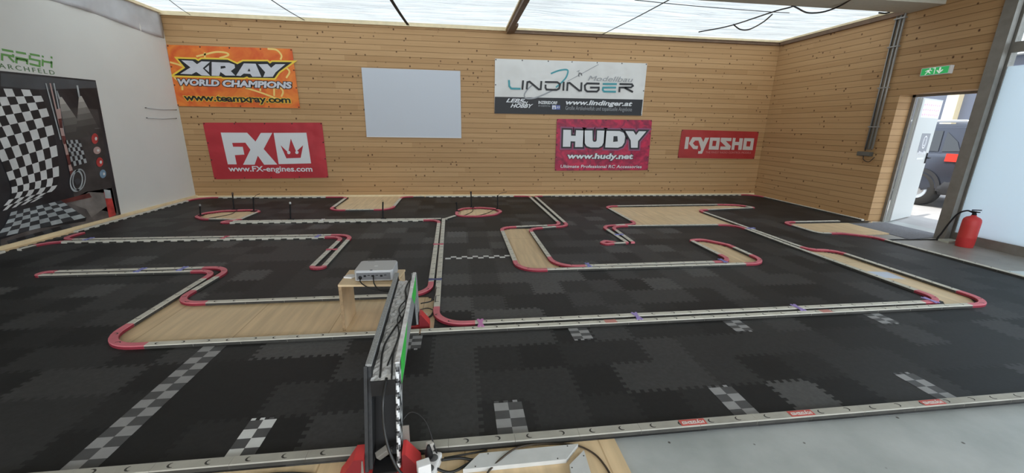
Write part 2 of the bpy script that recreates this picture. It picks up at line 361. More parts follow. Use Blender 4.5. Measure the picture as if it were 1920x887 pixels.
# door opening: reveal, frame and the white leaf standing open outside
struct('trim_6',MB().box((6.985,5.655,-.018),(7.02,5.70,1.99)).box((6.985,4.70,1.955),(7.02,5.70,1.99)),STEEL)
h=Vector((7.03,5.655)); e=onZ(1706,405,-.02); ang=math.atan2(e.y-h.y,e.x-h.x)
leaf=thing('door_1',None,None,(h.x,h.y,0),(0,0,ang)); leaf['kind']='structure'
DW=mat('white_door_leaf',(.62,.64,.62,1),.4)
MB().box((0,-.045,.0),(.95,0,1.95),bev=.004).build('door_panel',DW,leaf)
MB().box((.006,-.050,.0),(.06,-.0455,1.95)).build('edge_strip',STEEL,leaf)
hb=MB().tube([(.89,-.05,1.02),(.89,-.10,1.02),(.79,-.10,1.02)],.009); hb.box((.865,-.054,.93),(.915,-.0455,1.10)); hb.build('door_handle',BLACK,leaf)
# printed stickers on the leaf
DEC=thing('sticker','pale emblem sticker with a round crest on the open white door leaf','sticker',(h.x,h.y,0),(0,0,ang))
GP=mat('grey_print',(.30,.31,.33,1),.5); LP=mat('light_print',(.82,.82,.84,1),.5); PKP=mat('pink_print',(.80,.52,.62,1),.6)
MB().box((.42,-.0475,1.12),(.80,-.0455,1.42)).build('sticker_sheet',GP,DEC)
for k,(r0,r1) in enumerate(((.085,.105),(.05,.065))):
    mb=MB(); 
    for i in range(28):
        a,b=2*math.pi*i/28,2*math.pi*(i+1)/28
        if k==1 and 3<i<10: continue
        mb.add([(.62+r*math.cos(t)*.8,-.0482,1.28+r*math.sin(t)) for r,t in ((r0,a),(r1,a),(r1,b),(r0,b))],[(0,1,2,3)])
    mb.build('round_crest',LP,DEC)
mb=MB()
for k in range(7): mb.box((.44+.05*k,-.0484,1.08+.012*(k%2)),(.475+.05*k,-.0482,1.11+.01*((k*3)%4)))
mb.box((.46,-.0484,1.00),(.78,-.0482,1.03)); mb.build('sticker_caption',LP,DEC)
NT=thing('notice','white sheet with rows of small pink marks at the top of the open door leaf','notice',(h.x,h.y,0),(0,0,ang))
MB().box((.14,-.0470,1.66),(.93,-.0455,1.93)).build('sheet',LP,NT)
mb=MB()
for r in range(3):
    for k in range(8): mb.prism([(.17+.092*k,-.0478),(.22+.092*k,-.0478),(.22+.092*k,-.0472),(.17+.092*k,-.0472)],1.69+.075*r+.004*(k%3),1.715+.075*r+.006*(k%2))
mb.build('pink_marks',PKP,NT)

# ================================================================== TRACK MAT (foam tiles)
CELL,TILE=.025,.30
X0,Y0=.069,1.788
def pip(x,y,poly):
    c=False; j=len(poly)-1
    for i in range(len(poly)):
        xi,yi=poly[i]; xj,yj=poly[j]
        if (yi>y)!=(yj>y) and x<(xj-xi)*(y-yi)/(yj-yi)+xi: c=not c
        j=i
    return c
ISL=[
 [(-2.33,2.80),(-2.29,2.68),(-2.21,2.60),(-2.08,2.57),(-.21,2.57),(-.215,2.70),(-.22,3.1),(-.28,3.22),(-2.05,3.22),(-2.20,3.27),(-2.27,3.40),(-2.30,3.42),(-2.30,4.0),(-2.33,4.0)],
 [(-3.97,6.45),(-4.02,6.72),(-3.86,6.90),(-3.45,6.96),(-3.27,6.85),(-3.24,6.68),(-3.27,6.25),(-3.40,6.25),(-3.78,6.31)],
 [(-.05,6.42),(-.05,6.72),(.06,6.94),(.35,6.99),(.60,6.86),(.67,6.64),(.55,6.40),(.28,6.30),(.05,6.33)],
 [(-2.20,8.40),(-2.17,7.2),(-2.08,6.98),(-1.85,6.88),(-1.42,6.88),(-1.22,7.0),(-1.17,7.2),(-1.17,8.40)],
 [(.57,5.45),(.57,3.95),(.72,3.76),(1.20,3.73),(1.02,3.88),(.975,4.0),(.965,5.30),(1.0,5.50),(.75,5.52)],
 [(2.97,4.58),(2.97,3.95),(2.90,3.80),(2.8,3.75),(3.2,3.75),(3.33,3.9),(3.33,4.35),(3.26,4.6),(3.1,4.69)],
 [(2.66,6.9),(2.655,5.7),(2.5,5.52),(4.0,5.47),(4.2,5.3),(4.25,6.40),(4.35,6.60),(5.45,6.74),(5.35,7.02),(5.1,7.08),(2.8,7.03)],
 [(4.14,4.35),(4.14,2.95),(4.15,2.72),(4.05,2.60),(4.38,2.59),(4.51,2.75),(4.52,4.0),(4.4,4.13),(4.24,4.28)],
 [(5.06,5.56),(5.06,4.92),(5.40,4.87),(5.62,4.68),(5.68,4.5),(5.68,1.0),(7.5,1.0),(7.5,5.58)],
]
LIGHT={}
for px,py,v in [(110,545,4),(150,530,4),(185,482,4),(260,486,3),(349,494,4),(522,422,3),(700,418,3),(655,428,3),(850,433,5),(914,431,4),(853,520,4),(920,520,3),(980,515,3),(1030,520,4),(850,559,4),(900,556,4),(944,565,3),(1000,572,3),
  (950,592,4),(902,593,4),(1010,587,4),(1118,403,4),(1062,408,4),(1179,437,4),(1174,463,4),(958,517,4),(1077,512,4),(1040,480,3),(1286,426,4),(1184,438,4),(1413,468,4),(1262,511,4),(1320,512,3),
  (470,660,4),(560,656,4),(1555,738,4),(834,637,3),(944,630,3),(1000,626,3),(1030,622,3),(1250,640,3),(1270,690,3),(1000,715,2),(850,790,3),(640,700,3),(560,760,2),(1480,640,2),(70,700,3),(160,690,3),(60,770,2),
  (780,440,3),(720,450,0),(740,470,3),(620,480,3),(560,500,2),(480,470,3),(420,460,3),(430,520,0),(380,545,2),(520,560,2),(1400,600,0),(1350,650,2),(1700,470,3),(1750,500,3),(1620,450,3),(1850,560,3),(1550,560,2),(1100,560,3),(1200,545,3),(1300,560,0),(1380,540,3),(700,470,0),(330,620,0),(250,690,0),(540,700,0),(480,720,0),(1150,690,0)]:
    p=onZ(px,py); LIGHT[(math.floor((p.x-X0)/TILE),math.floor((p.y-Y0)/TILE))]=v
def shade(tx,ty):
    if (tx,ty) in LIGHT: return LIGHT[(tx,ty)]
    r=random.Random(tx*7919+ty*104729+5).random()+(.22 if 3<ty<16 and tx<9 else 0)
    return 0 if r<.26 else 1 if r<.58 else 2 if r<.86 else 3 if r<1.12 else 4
def build_mat():
    n=int(TILE/CELL); XA,XB=int(round((-4.95-X0)/CELL)),int(round((5.70-X0)/CELL))+60
    YA,YC=int(round((1.50-Y0)/CELL)),int(round((8.25-Y0)/CELL))
    vid={}; V=[]; F=[]; MI=[]; cells={}
    for i in range(XA,XB):
        for j in range(YA,YC):
            x,y=X0+(i+.5)*CELL,Y0+(j+.5)*CELL
            if x>6.7: continue
            if y<1.5 : continue
            # toothed outer edges at the walls
            if i==XA and (j//2)%2: continue
            if j==YC-1 and (i//2)%2: continue
            if x>6.62 and (j//2)%2: continue
            if any(pip(x,y,P) for P in ISL): continue
            tx,ty=i//n,j//n; ci,cj=i%n,j%n
            if ci==0 and (cj//1)%2 and 0<cj<n-1: tx-=1
            elif cj==0 and ci%2 and 0<ci<n-1: ty-=1
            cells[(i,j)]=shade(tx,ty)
    def vert(i,j,z):
        k=(i,j,z)
        if k not in vid: vid[k]=len(V); V.append((X0+i*CELL,Y0+j*CELL,z))
        return vid[k]
    for (i,j),s in cells.items():
        F.append((vert(i,j,MZ),vert(i+1,j,MZ),vert(i+1,j+1,MZ),vert(i,j+1,MZ))); MI.append(s)
        for di,dj,a,b in ((-1,0,(0,1),(0,0)),(1,0,(1,0),(1,1)),(0,-1,(0,0),(1,0)),(0,1,(1,1),(0,1))):
            if (i+di,j+dj) not in cells:
                F.append((vert(i+a[0],j+a[1],MZ),vert(i+a[0],j+a[1],.0003),vert(i+b[0],j+b[1],.0003),vert(i+b[0],j+b[1],MZ))); MI.append(s)
    me=bpy.data.meshes.new('foam_track_mat'); me.from_pydata(V,[],F)
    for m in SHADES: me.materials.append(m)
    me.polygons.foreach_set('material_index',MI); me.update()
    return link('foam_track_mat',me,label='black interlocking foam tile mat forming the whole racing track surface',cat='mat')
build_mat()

# ================================================================== RAIL BARRIERS
RW,RH0,RH1=.050,MZ,.032
def rail_profile(): 
    w=RW/2; b=.005
    return [(-w,RH0),(-w,RH1-b),(-w+b*.6,RH1),(w-b*.6,RH1),(w,RH1-b),(w,RH0)]
def sweep(mb,pts,mi=0):
    P=[Vector(p) for p in pts]; prof=rail_profile(); k=len(mb.v); n=len(prof)
    for i,p in enumerate(P):
        a=(P[i]-P[i-1]).normalized() if i else (P[1]-P[0]).normalized()
        b=(P[i+1]-P[i]).normalized() if i<len(P)-1 else a
        t=(a+b).normalized(); nn=Vector((-t.y,t.x)); s=1/max(.5,nn.dot(Vector((-a.y,a.x))))
        for o,z in prof: mb.v.append((p.x-nn.x*o*s,p.y-nn.y*o*s,z))
    for i in range(len(P)-1):
        for j in range(n-1):
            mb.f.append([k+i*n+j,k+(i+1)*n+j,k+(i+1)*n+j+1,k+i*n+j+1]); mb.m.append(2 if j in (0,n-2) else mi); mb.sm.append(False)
    mb.f.append([k+j for j in range(n)]); mb.m.append(mi); mb.sm.append(False)
    e=k+(len(P)-1)*n; mb.f.append([e+j for j in range(n)][::-1]); mb.m.append(mi); mb.sm.append(False)
def crescent(mb,c,ang,mi):
    """the hook-shaped slot in the top of a rail"""
    n=7; pts=[]
    for i in range(n+1):
        a=ang-1.9+3.3*i/n; pts.append((math.cos(a),math.sin(a)))
    for i in range(n):
        w0=.0065*math.sin(math.pi*(i+.25)/(n+.5))+.002; w1=.0065*math.sin(math.pi*(i+1.25)/(n+.5))+.002
        q=[(c[0]+p[0]*r,c[1]+p[1]*r*.8,RH1+.0004) for p,r in ((pts[i],.0155-w0/2),(pts[i],.0155+w0/2),(pts[i+1],.0155+w1/2),(pts[i+1],.0155-w1/2))]
        mb.add(q,[(0,1,2,3)],mi)
rc=random.Random(3)
def straight(root,a,b,red=False,slots=True,notch=None):
    a,b=Vector(a),Vector(b); L=(b-a).length; n=max(1,round(L/.30)); t=(b-a).normalized()
    for i in range(n):
        p=a+t*(L*i/n+.0006); q=a+t*(L*(i+1)/n-.0006); mb=MB(); sweep(mb,[p,q])
        if slots and (q-p).length>.16:
            for fr in (.24,.72):
                crescent(mb,p+(q-p)*fr,math.atan2(t.y,t.x)+rc.choice((0,math.pi))+.6,1)
        if notch:
            side=Vector((t.y,-t.x)) if Vector((t.y,-t.x)).dot(Vector(notch))>0 else Vector((-t.y,t.x)); Lq=(q-p).length; kk=max(1,round(Lq/.15))
            for c in range(kk):
                a0=p+t*(Lq*(c+.04)/kk)+side*(RW/2+.001); b0=p+t*(Lq*(c+.50)/kk)+side*(RW/2+.001); zz=RH0+.013
                e0,e1=a0+side*.012,b0+side*.012
                mb.add([(a0.x,a0.y,RH0),(b0.x,b0.y,RH0),(e1.x,e1.y,RH0),(e0.x,e0.y,RH0),(a0.x,a0.y,zz),(b0.x,b0.y,zz),(e1.x,e1.y,zz),(e0.x,e0.y,zz)],[(0,3,2,1),(4,5,6,7),(0,1,5,4),(1,2,6,5),(2,3,7,6),(3,0,4,7)],1)
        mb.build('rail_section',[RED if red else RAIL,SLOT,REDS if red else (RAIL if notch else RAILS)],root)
def barrier(label,path,closed=False,ends=None):
    """path: (x,y,radius[,'r' = the run to the next point is red]); corners become red curved pieces, runs become cream 0.3 m rail sections"""
    root=thing('track_barrier',label,'track barrier',(0,0,0),group='rail barriers around the race track')
    P=[Vector((p[0],p[1])) for p in path]; n=len(P); cut_in=[None]*n; cut_out=[None]*n; arcs={}
    for i in range(n):
        if not closed and i in (0,n-1): cut_in[i]=cut_out[i]=P[i].copy(); continue
        r=path[i][2]; a=(P[i-1]-P[i]); b=(P[(i+1)%n]-P[i]); la,lb=a.length,b.length; a.normalize(); b.normalize()
        th=a.angle(b); d=r/math.tan(th/2) if th<3.1 else 0; d=min(d,la*.499,lb*.499); r=d*math.tan(th/2)
        ext=min(.07,max(0,la*.499-d),max(0,lb*.499-d)) if r>.06 else 0
        bis=(a+b).normalized(); c=P[i]+bis*(r/math.sin(th/2)); s0=(P[i]+a*d)-c; s1=(P[i]+b*d)-c
        a0=math.atan2(s0.y,s0.x); da=(math.atan2(s1.y,s1.x)-a0+math.pi)%(2*math.pi)-math.pi; k=max(3,int(abs(da)/.16))
        pts=([P[i]+a*(d+ext)] if ext>.004 else [])+[c+Vector((math.cos(a0+da*j/k),math.sin(a0+da*j/k)))*r for j in range(k+1)]+([P[i]+b*(d+ext)] if ext>.004 else [])
        arcs[i]=pts; cut_in[i]=pts[0]; cut_out[i]=pts[-1]
    for i in range(n if closed else n-1):
        j=(i+1)%n; a,b=cut_out[i],cut_in[j]; L=(b-a).length
        if L<.004: continue
        red=(len(path[i])>3 and path[i][3]=='r') or L<.10
        straight(root,a,b,red,slots=not red,notch=path[i][5] if len(path[i])>5 else None)
    for i,pts in arcs.items():
        th=(P[i-1]-P[i]).angle(P[(i+1)%n]-P[i])
        mb=MB(); sweep(mb,pts)
        L=sum((pts[k+1]-pts[k]).length for k in range(len(pts)-1))
        if L>.2:
            for fr in (.3,.7):
                q=pts[int(fr*(len(pts)-1))]; crescent(mb,q,rc.random()*6,1)
        cream=len(path[i])>4 and path[i][4]=='w'
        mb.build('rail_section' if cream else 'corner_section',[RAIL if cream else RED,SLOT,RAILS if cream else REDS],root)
    return root
Rr=.20
front=barrier('long grey rail barrier along the near edge of the track, with two red stickers',[(-4.9,1.515,0),(5.66,1.515,0)])
DIRTY=mat('dirty_grey_rail_foam',(.40,.385,.335,1),.65,noise=.16,nscale=7,bump=.15)
for ch in front.children: ch.data.materials[0]=DIRTY
barrier('double rail hairpin coming from the left wall under the checkered poster',
 [(-4.78,5.58,0,'r'),(-4.78,5.25,.2),(-1.40,5.25,.20),(-1.375,3.975,.042),(-1.49,3.985,.042),(-1.495,5.155,.15,0,0,(0,-1)),(-4.80,5.155,.2),(-4.83,4.86,0,'r')])
barrier('single rail barrier with pink near corner bounding the big left plywood infield',
 [(-3.80,4.065,0),(-3.885,4.06,.04,'r'),(-3.885,3.975,.04),(-2.345,3.975,.16),(-2.32,2.565,.24),(-.30,2.572,0)])
barrier('rail barrier running behind the projector and up beside the black cables',
 [(-3.79,4.065,0),(-2.245,4.065,.20),(-2.27,3.21,.18),(-.275,3.215,.20),(-.325,6.055,.17,0,0,(0,-1)),(-3.28,6.055,0)])
barrier('rail barrier from the T-junction down and along the upper front double rail to the right',
 [(-.26,6.12,0),(-.195,2.665,.22),(4.13,2.665,.16),(4.125,4.42,.1),(4.16,5.47,.20),(2.19,5.50,.20),(2.165,4.66,.03),(2.165,4.63,0)])
barrier('rail barrier of the lower front double rail ending at the far right hairpin',
 [(-.29,2.572,0),(4.515,2.58,.20),(4.52,4.12,.20),(4.225,4.16,.16),(4.212,4.40,0,'r')])
barrier('short upper rail of the far double line left of the T-junction',
 [(-3.28,6.135,0),(-.30,6.13,0)])
barrier('pink oval barrier loop around bare plywood near the left back corner',
 [(-3.97,6.47,.12,'r'),(-4.02,6.74,.10,'r'),(-3.84,6.92,.16,'r'),(-3.44,6.97,.16,'r'),(-3.245,6.86,.10,'w'),(-3.25,6.22,.03,'w'),(-3.42,6.27,.05,'w'),(-3.80,6.315,.12,'r')],closed=True)
barrier('small pink end piece joining the left oval to the far double line',[(-3.25,6.20,0,'r'),(-3.40,6.135,.03,'r'),(-3.40,6.055,.03,'r'),(-3.285,6.055,0)])
barrier('pink oval barrier loop around bare plywood beside the T-junction',
 [(-.06,6.40,.08,'r'),(-.06,6.74,.10,'r'),(.06,6.95,.18,'r'),(.36,7.0,.22,'r'),(.61,6.88,.14,'r'),(.685,6.64,.12,'r'),(.56,6.38,.16,'r'),(.28,6.285,.2,'w'),(.03,6.31,.08,'r')],closed=True)
barrier('single white rail linking the T-junction to the right oval',[(-.225,6.125,0),(-.085,6.33,0)])
barrier('pink-cornered barrier around the plywood bay against the back wall',
 [(-2.62,8.20,0,'r'),(-2.22,8.19,.16),(-2.18,6.88,.20),(-1.17,6.90,.22),(-1.16,8.19,.16),(-.72,8.20,0,'r')])
barrier('S-bend barrier from the back wall round the tall narrow plywood island',
 [(1.12,8.20,0,'r'),(1.43,8.17,.10),(1.475,5.61,.16),(.57,5.52,.17),(.57,3.735,.22),(3.33,3.735,.22),(3.34,4.45,.18,'r'),(3.14,4.72,.14,'r'),(2.97,4.67,.05),(2.97,3.82,.17),(.97,3.81,.24),(.965,5.42,.16),(1.57,5.55,.17),(1.555,8.17,.10),(1.9,8.20,0,'r')])
barrier('barrier around the large right plywood infield with white top rail',
 [(4.213,4.41,0),(4.245,6.58,.15),(5.49,6.74,.04),(5.36,7.03,.18,'r'),(5.05,7.085,.3),(2.66,7.02,.18),(2.655,5.60,.17),(2.065,5.51,.18),(2.085,4.615,.03),(1.90,4.61,0)])
barrier('tiny pink loop at the tip of the middle spike of rails',[(1.90,4.61,0,'r'),(1.79,4.585,.03,'r'),(1.755,4.65,.03,'r'),(1.83,4.72,.03,'r'),(1.93,4.66,.03,'r'),(1.91,4.62,0)])
MBy=barrier('right track edge barrier running past the open door towards the front',
 [(6.10,5.60,0),(5.06,5.585,.16),(5.055,4.885,.12,'w','w'),(5.40,4.875,.2),(5.68,4.66,.2),(5.68,1.545,0)])
barrier('barrier along the left end of the back wall with its pink corner',[(-4.93,5.66,0,0,0,(1,0)),(-4.93,8.22,.28,0,0,(0,-1)),(-2.64,8.22,0)])
barrier('barrier along the right part of the back wall with its pink corner',[(1.92,8.22,0,0,0,(0,-1)),(6.61,8.22,.26),(6.61,5.66,0)])
barrier('straight barrier along the back wall between the plywood bay and the S-bend',[(-.70,8.22,0,0,0,(0,-1)),(1.10,8.22,0)])
barrier('barrier along the left wall in front of the dark poster',[(-4.93,1.56,0,0,0,(1,0)),(-4.93,4.80,0)])
# stickers on the front rail (lettering faces the track)
KP=[[(285,245),(358,248),(325,500),(250,500)],
 [(425,252),(605,252),(655,355),(690,262),(778,262),(625,600),(540,600),(550,545),(590,548),(608,510),(552,322),(482,322),(432,378),(475,432),(545,437),(528,505),(440,500),(350,385)],
 [(800,258),(1010,262),(975,518),(765,512)],[(855,325),(935,328),(915,440),(838,438)],
 [(1030,262),(1252,268),(1243,335),(1128,332),(1238,440),(1215,518),(1005,515),(1018,447),(1132,450),(1018,340)],
 [(1280,265),(1340,270),(1325,350),(1410,352),(1420,272),(1495,275),(1460,520),(1390,520),(1400,420),(1318,420),(1305,520),(1245,518)],
 [(1520,270),(1730,275),(1695,525),(1480,520)],[(1575,335),(1660,340),(1640,450),(1560,445)]]
STK=mat('faded_red_sticker',(.58,.10,.085,1),.5); STW=mat('faded_white_print',(.72,.66,.62,1),.6)
for px,lab in ((1300,'red sticker with white block letters on the front rail, the left one'),(1504,'red sticker with white block letters on the front rail, the right one'),(1752,'faded pink sticker on the front rail near the right end')):
    p=onZ(px,793-.08*(px-1300)*1.0,RH1); st=thing('rail_sticker',lab,'sticker',(p.x,1.515,RH1+.0008),(0,0,math.pi),group='stickers on the rails')
    MB().box((-.066,-.019,-.0005),(.066,.019,.0006)).build('sticker_film',STK,st)
    fill('lettering',[[((x-990)/1480*.115,-(y-420)/355*.026) for x,y in lp] for lp in KP],STW,st,z=.0012)
for px,py,lab in ((1143,600,'faded pink band on the lower front double rail left of the purple clip'),(1548,583,'faded orange band on the lower front double rail right of the violet clip')):
    p=onZ(px,py,RH1); MB().box((p.x-.045,2.576-.024,RH1+.0002),(p.x+.045,2.576+.024,RH1+.0010)).build('rail_sticker',mat('pale_pink_band',(.62,.27,.23,1),.6),label=lab,cat='sticker',group='stickers on the rails')

# connector clips bridging double rails
def clip(px,py,m,lab,vertical=False):
    p=onZ(px,py,RH1); mb=MB()
    prof=[(-.025,-.055),(-.012,-.062),(0,-.045),(.012,-.062),(.025,-.055),(.018,-.025),(.012,0),(.018,.025),(.025,.055),(.012,.062),(0,.045),(-.012,.062),(-.025,.055),(-.018,.025),(-.012,0),(-.018,-.025)]
    mb.prism(prof,0,.005); o=mb.build('connector_clip',m,label=lab,cat='clip',group='connector clips on double rails'); o.location=(p.x,p.y,RH1+.0006); o.rotation_euler=(0,0,math.pi/2 if vertical else 0)
PK=mat('pink_clip',(.62,.22,.50,1),.4); PU=mat('purple_clip',(.36,.27,.62,1),.4); BL=mat('blue_clip',(.22,.24,.60,1),.4); DB=mat('navy_clip',(.05,.06,.18,1),.4)
for a in [(901,606,PK,'bright pink clip at the left end of the front double rail'),(1194,593,PU,'purple clip in the middle of the front double rail'),(1496,577,PU,'violet clip on the right part of the front double rail'),
  (1744,563,PU,'pale violet clip beside the far right hairpin corner'),(1355,489,BL,'pale blue clip at the right end of the middle double rail'),(1103,497,BL,'blue clip at the left end of the middle double rail'),
  (263,506.5,BL,'blue clip near the tip of the left double rail'),(342,504,BL,'blue clip before the pink bend of the left double rail'),
  (596,443,BL,'pale blue clip before the bend of the upper left hairpin'),(166,448,BL,'pale blue clip where the hairpin leaves the left wall'),(422,445,mat('red_clip',(.6,.1,.16,1),.4),'pinkish clip midway on the upper left hairpin'),
  (604,412.5,WHITE,'white clip on the far double line under the plywood bay')]: clip(*a)
clip(816,524,DB,'navy clip across the vertical double rail near the projector',True)
clip(822,458,mat('red_clip',(.6,.1,.16,1),.4),'red clip across the upper vertical double rail',True)
clip(1161,440,BL,'blue clip on the short middle spike of rails',True); clip(622,468,mat('red_clip',(.6,.1,.16,1),.4),'red clip across the hairpin return leg',True)
clip(1408,428,BL,'grey blue clip where the right double rail starts',True)

# ================================================================== CHECKERED STRIPS
CW=mat('check_white',(.68,.69,.68,1),.5,noise=.06); CL=mat('check_grey',(.30,.30,.30,1),.5,noise=.08); CD=mat('check_dark',(.075,.075,.077,1),.55,noise=.1); CB=mat('check_black',(.022,.022,.023,1),.6)
def strip(lab,x0,y0,x1,y1,nx,ny,ml,md,teeth=None,ph=0):
    mb=MB(); dx,dy=(x1-x0)/nx,(y1-y0)/ny
    for i in range(nx):
        for j in range(ny): mb.box((x0+i*dx,y0+j*dy,MZ+.0003),(x0+(i+1)*dx,y0+(j+1)*dy,MZ+.0014),(i+j+ph)%2)
    if teeth:
        s,yy=teeth; k=6
        for i in range(k):
            if i%2==0: a=x0+(x1-x0)*(i+.1)/k; b=x0+(x1-x0)*(i+1.1)/k; c=0 if ((a+b)/2<(x0+x1)/2)==(s>0) else 1; mb.box((a,yy,MZ+.0003),(min(b,x1),yy+.016*s,MZ+.0014),c if ph==0 else 1-c)
    return mb.build('checkered_strip',[ml,md],label=lab,cat='checkered strip',group='checkered strips set in the mat')
strip('long grey checkered strip crossing the left front of the track',-1.665,1.545,-1.525,2.535,2,15,CL,CD)
strip('short bright checkered strip at the front rail left of the timing arch',-1.035,1.545,-.912,1.785,2,4,CW,CD,(1,1.785))
strip('short checkered strip at the front rail right of the timing arch',.155,1.545,.302,1.785,2,4,CL,CD,(1,1.785),1)
strip('short checkered strip at the front rail beside the left red sticker',1.367,1.545,1.507,1.785,2,4,CL,CD,(1,1.785),1)
strip('short checkered strip at the front rail near the right edge of the picture',2.575,1.545,2.70,1.785,2,4,CL,CD,(1,1.785),1)
strip('short striped piece at the double rail half hidden by the timing arch',-.405,2.375,-.275,2.54,2,4,CL,CD,(-1,2.375))
strip('short checkered strip under the front double rail in the middle',.757,2.385,.895,2.54,2,4,CL,CD,(-1,2.385),1)
strip('short checkered strip under the front double rail right of the middle',1.965,2.38,2.105,2.54,2,4,CL,CD,(-1,2.38))
strip('short checkered strip under the front double rail at the far right',3.18,2.38,3.33,2.54,2,4,CL,CD,(-1,2.38))
strip('black and white start line crossing the middle of the track',-.175,4.19,.545,4.285,12,2,CW,CB)

# ================================================================== BANNERS ON THE BACK WALL
def cloth_mat(name,c1,c2,scale,bump=.6):
    m=bpy.data.materials.new(name); m.use_nodes=True; n=m.node_tree; L=n.links.new; p=n.nodes['Principled BSDF']
    tc=n.nodes.new('ShaderNodeTexCoord'); t=n.nodes.new('ShaderNodeTexNoise'); t.inputs['Scale'].default_value=scale; t.inputs['Detail'].default_value=3; t.inputs['Distortion'].default_value=1.2
    L(tc.outputs['Object'],t.inputs[0]); r=n.nodes.new('ShaderNodeValToRGB'); r.color_ramp.elements[0].position=.35; r.color_ramp.elements[1].position=.68
    r.color_ramp.elements[0].color=c1; r.color_ramp.elements[1].color=c2; L(t.outputs['Fac'],r.inputs[0]); L(r.outputs[0],p.inputs['Base Color'])
    w=n.nodes.new('ShaderNodeTexNoise'); w.inputs['Scale'].default_value=2.2; w.inputs['Detail'].default_value=2; L(tc.outputs['Object'],w.inputs[0])
    b=n.nodes.new('ShaderNodeBump'); b.inputs['Strength'].default_value=bump; b.inputs['Distance'].default_value=.06; L(w.outputs['Fac'],b.inputs['Height']); L(b.outputs[0],p.inputs['Normal'])
    p.inputs['Roughness'].default_value=.5; return m
INK=mat('black_ink',(.012,.012,.014,1),.5); YEL=mat('yellow_ink',(.86,.60,.06,1),.5); PALEY=mat('pale_yellow_ink',(.90,.62,.18,1),.5)
SILV=mat('silver_ink',(.62,.62,.66,1),.45,noise=.1,nscale=6); WHT=mat('white_ink',(.74,.75,.76,1),.5); TEAL=mat('teal_ink',(.05,.30,.34,1),.5); GREYI=mat('grey_ink',(.32,.33,.34,1),.5)
BRED=cloth_mat('red_banner_cloth',(.44,.022,.032,1),(.55,.035,.048,1),1.5); KRED=cloth_mat('brick_red_cloth',(.36,.022,.02,1),(.45,.032,.03,1),1.5)
ORG=cloth_mat('orange_flame_cloth',(.70,.105,.018,1),(.86,.25,.035,1),3.0); MAG=cloth_mat('magenta_mottled_cloth',(.22,.008,.045,1),(.60,.015,.07,1),6.0); WCL=cloth_mat('white_banner_cloth',(.66,.65,.62,1),(.74,.73,.70,1),1.2,.9)
EYE=mat('grommet_dark',(.05,.035,.025,1),.5)
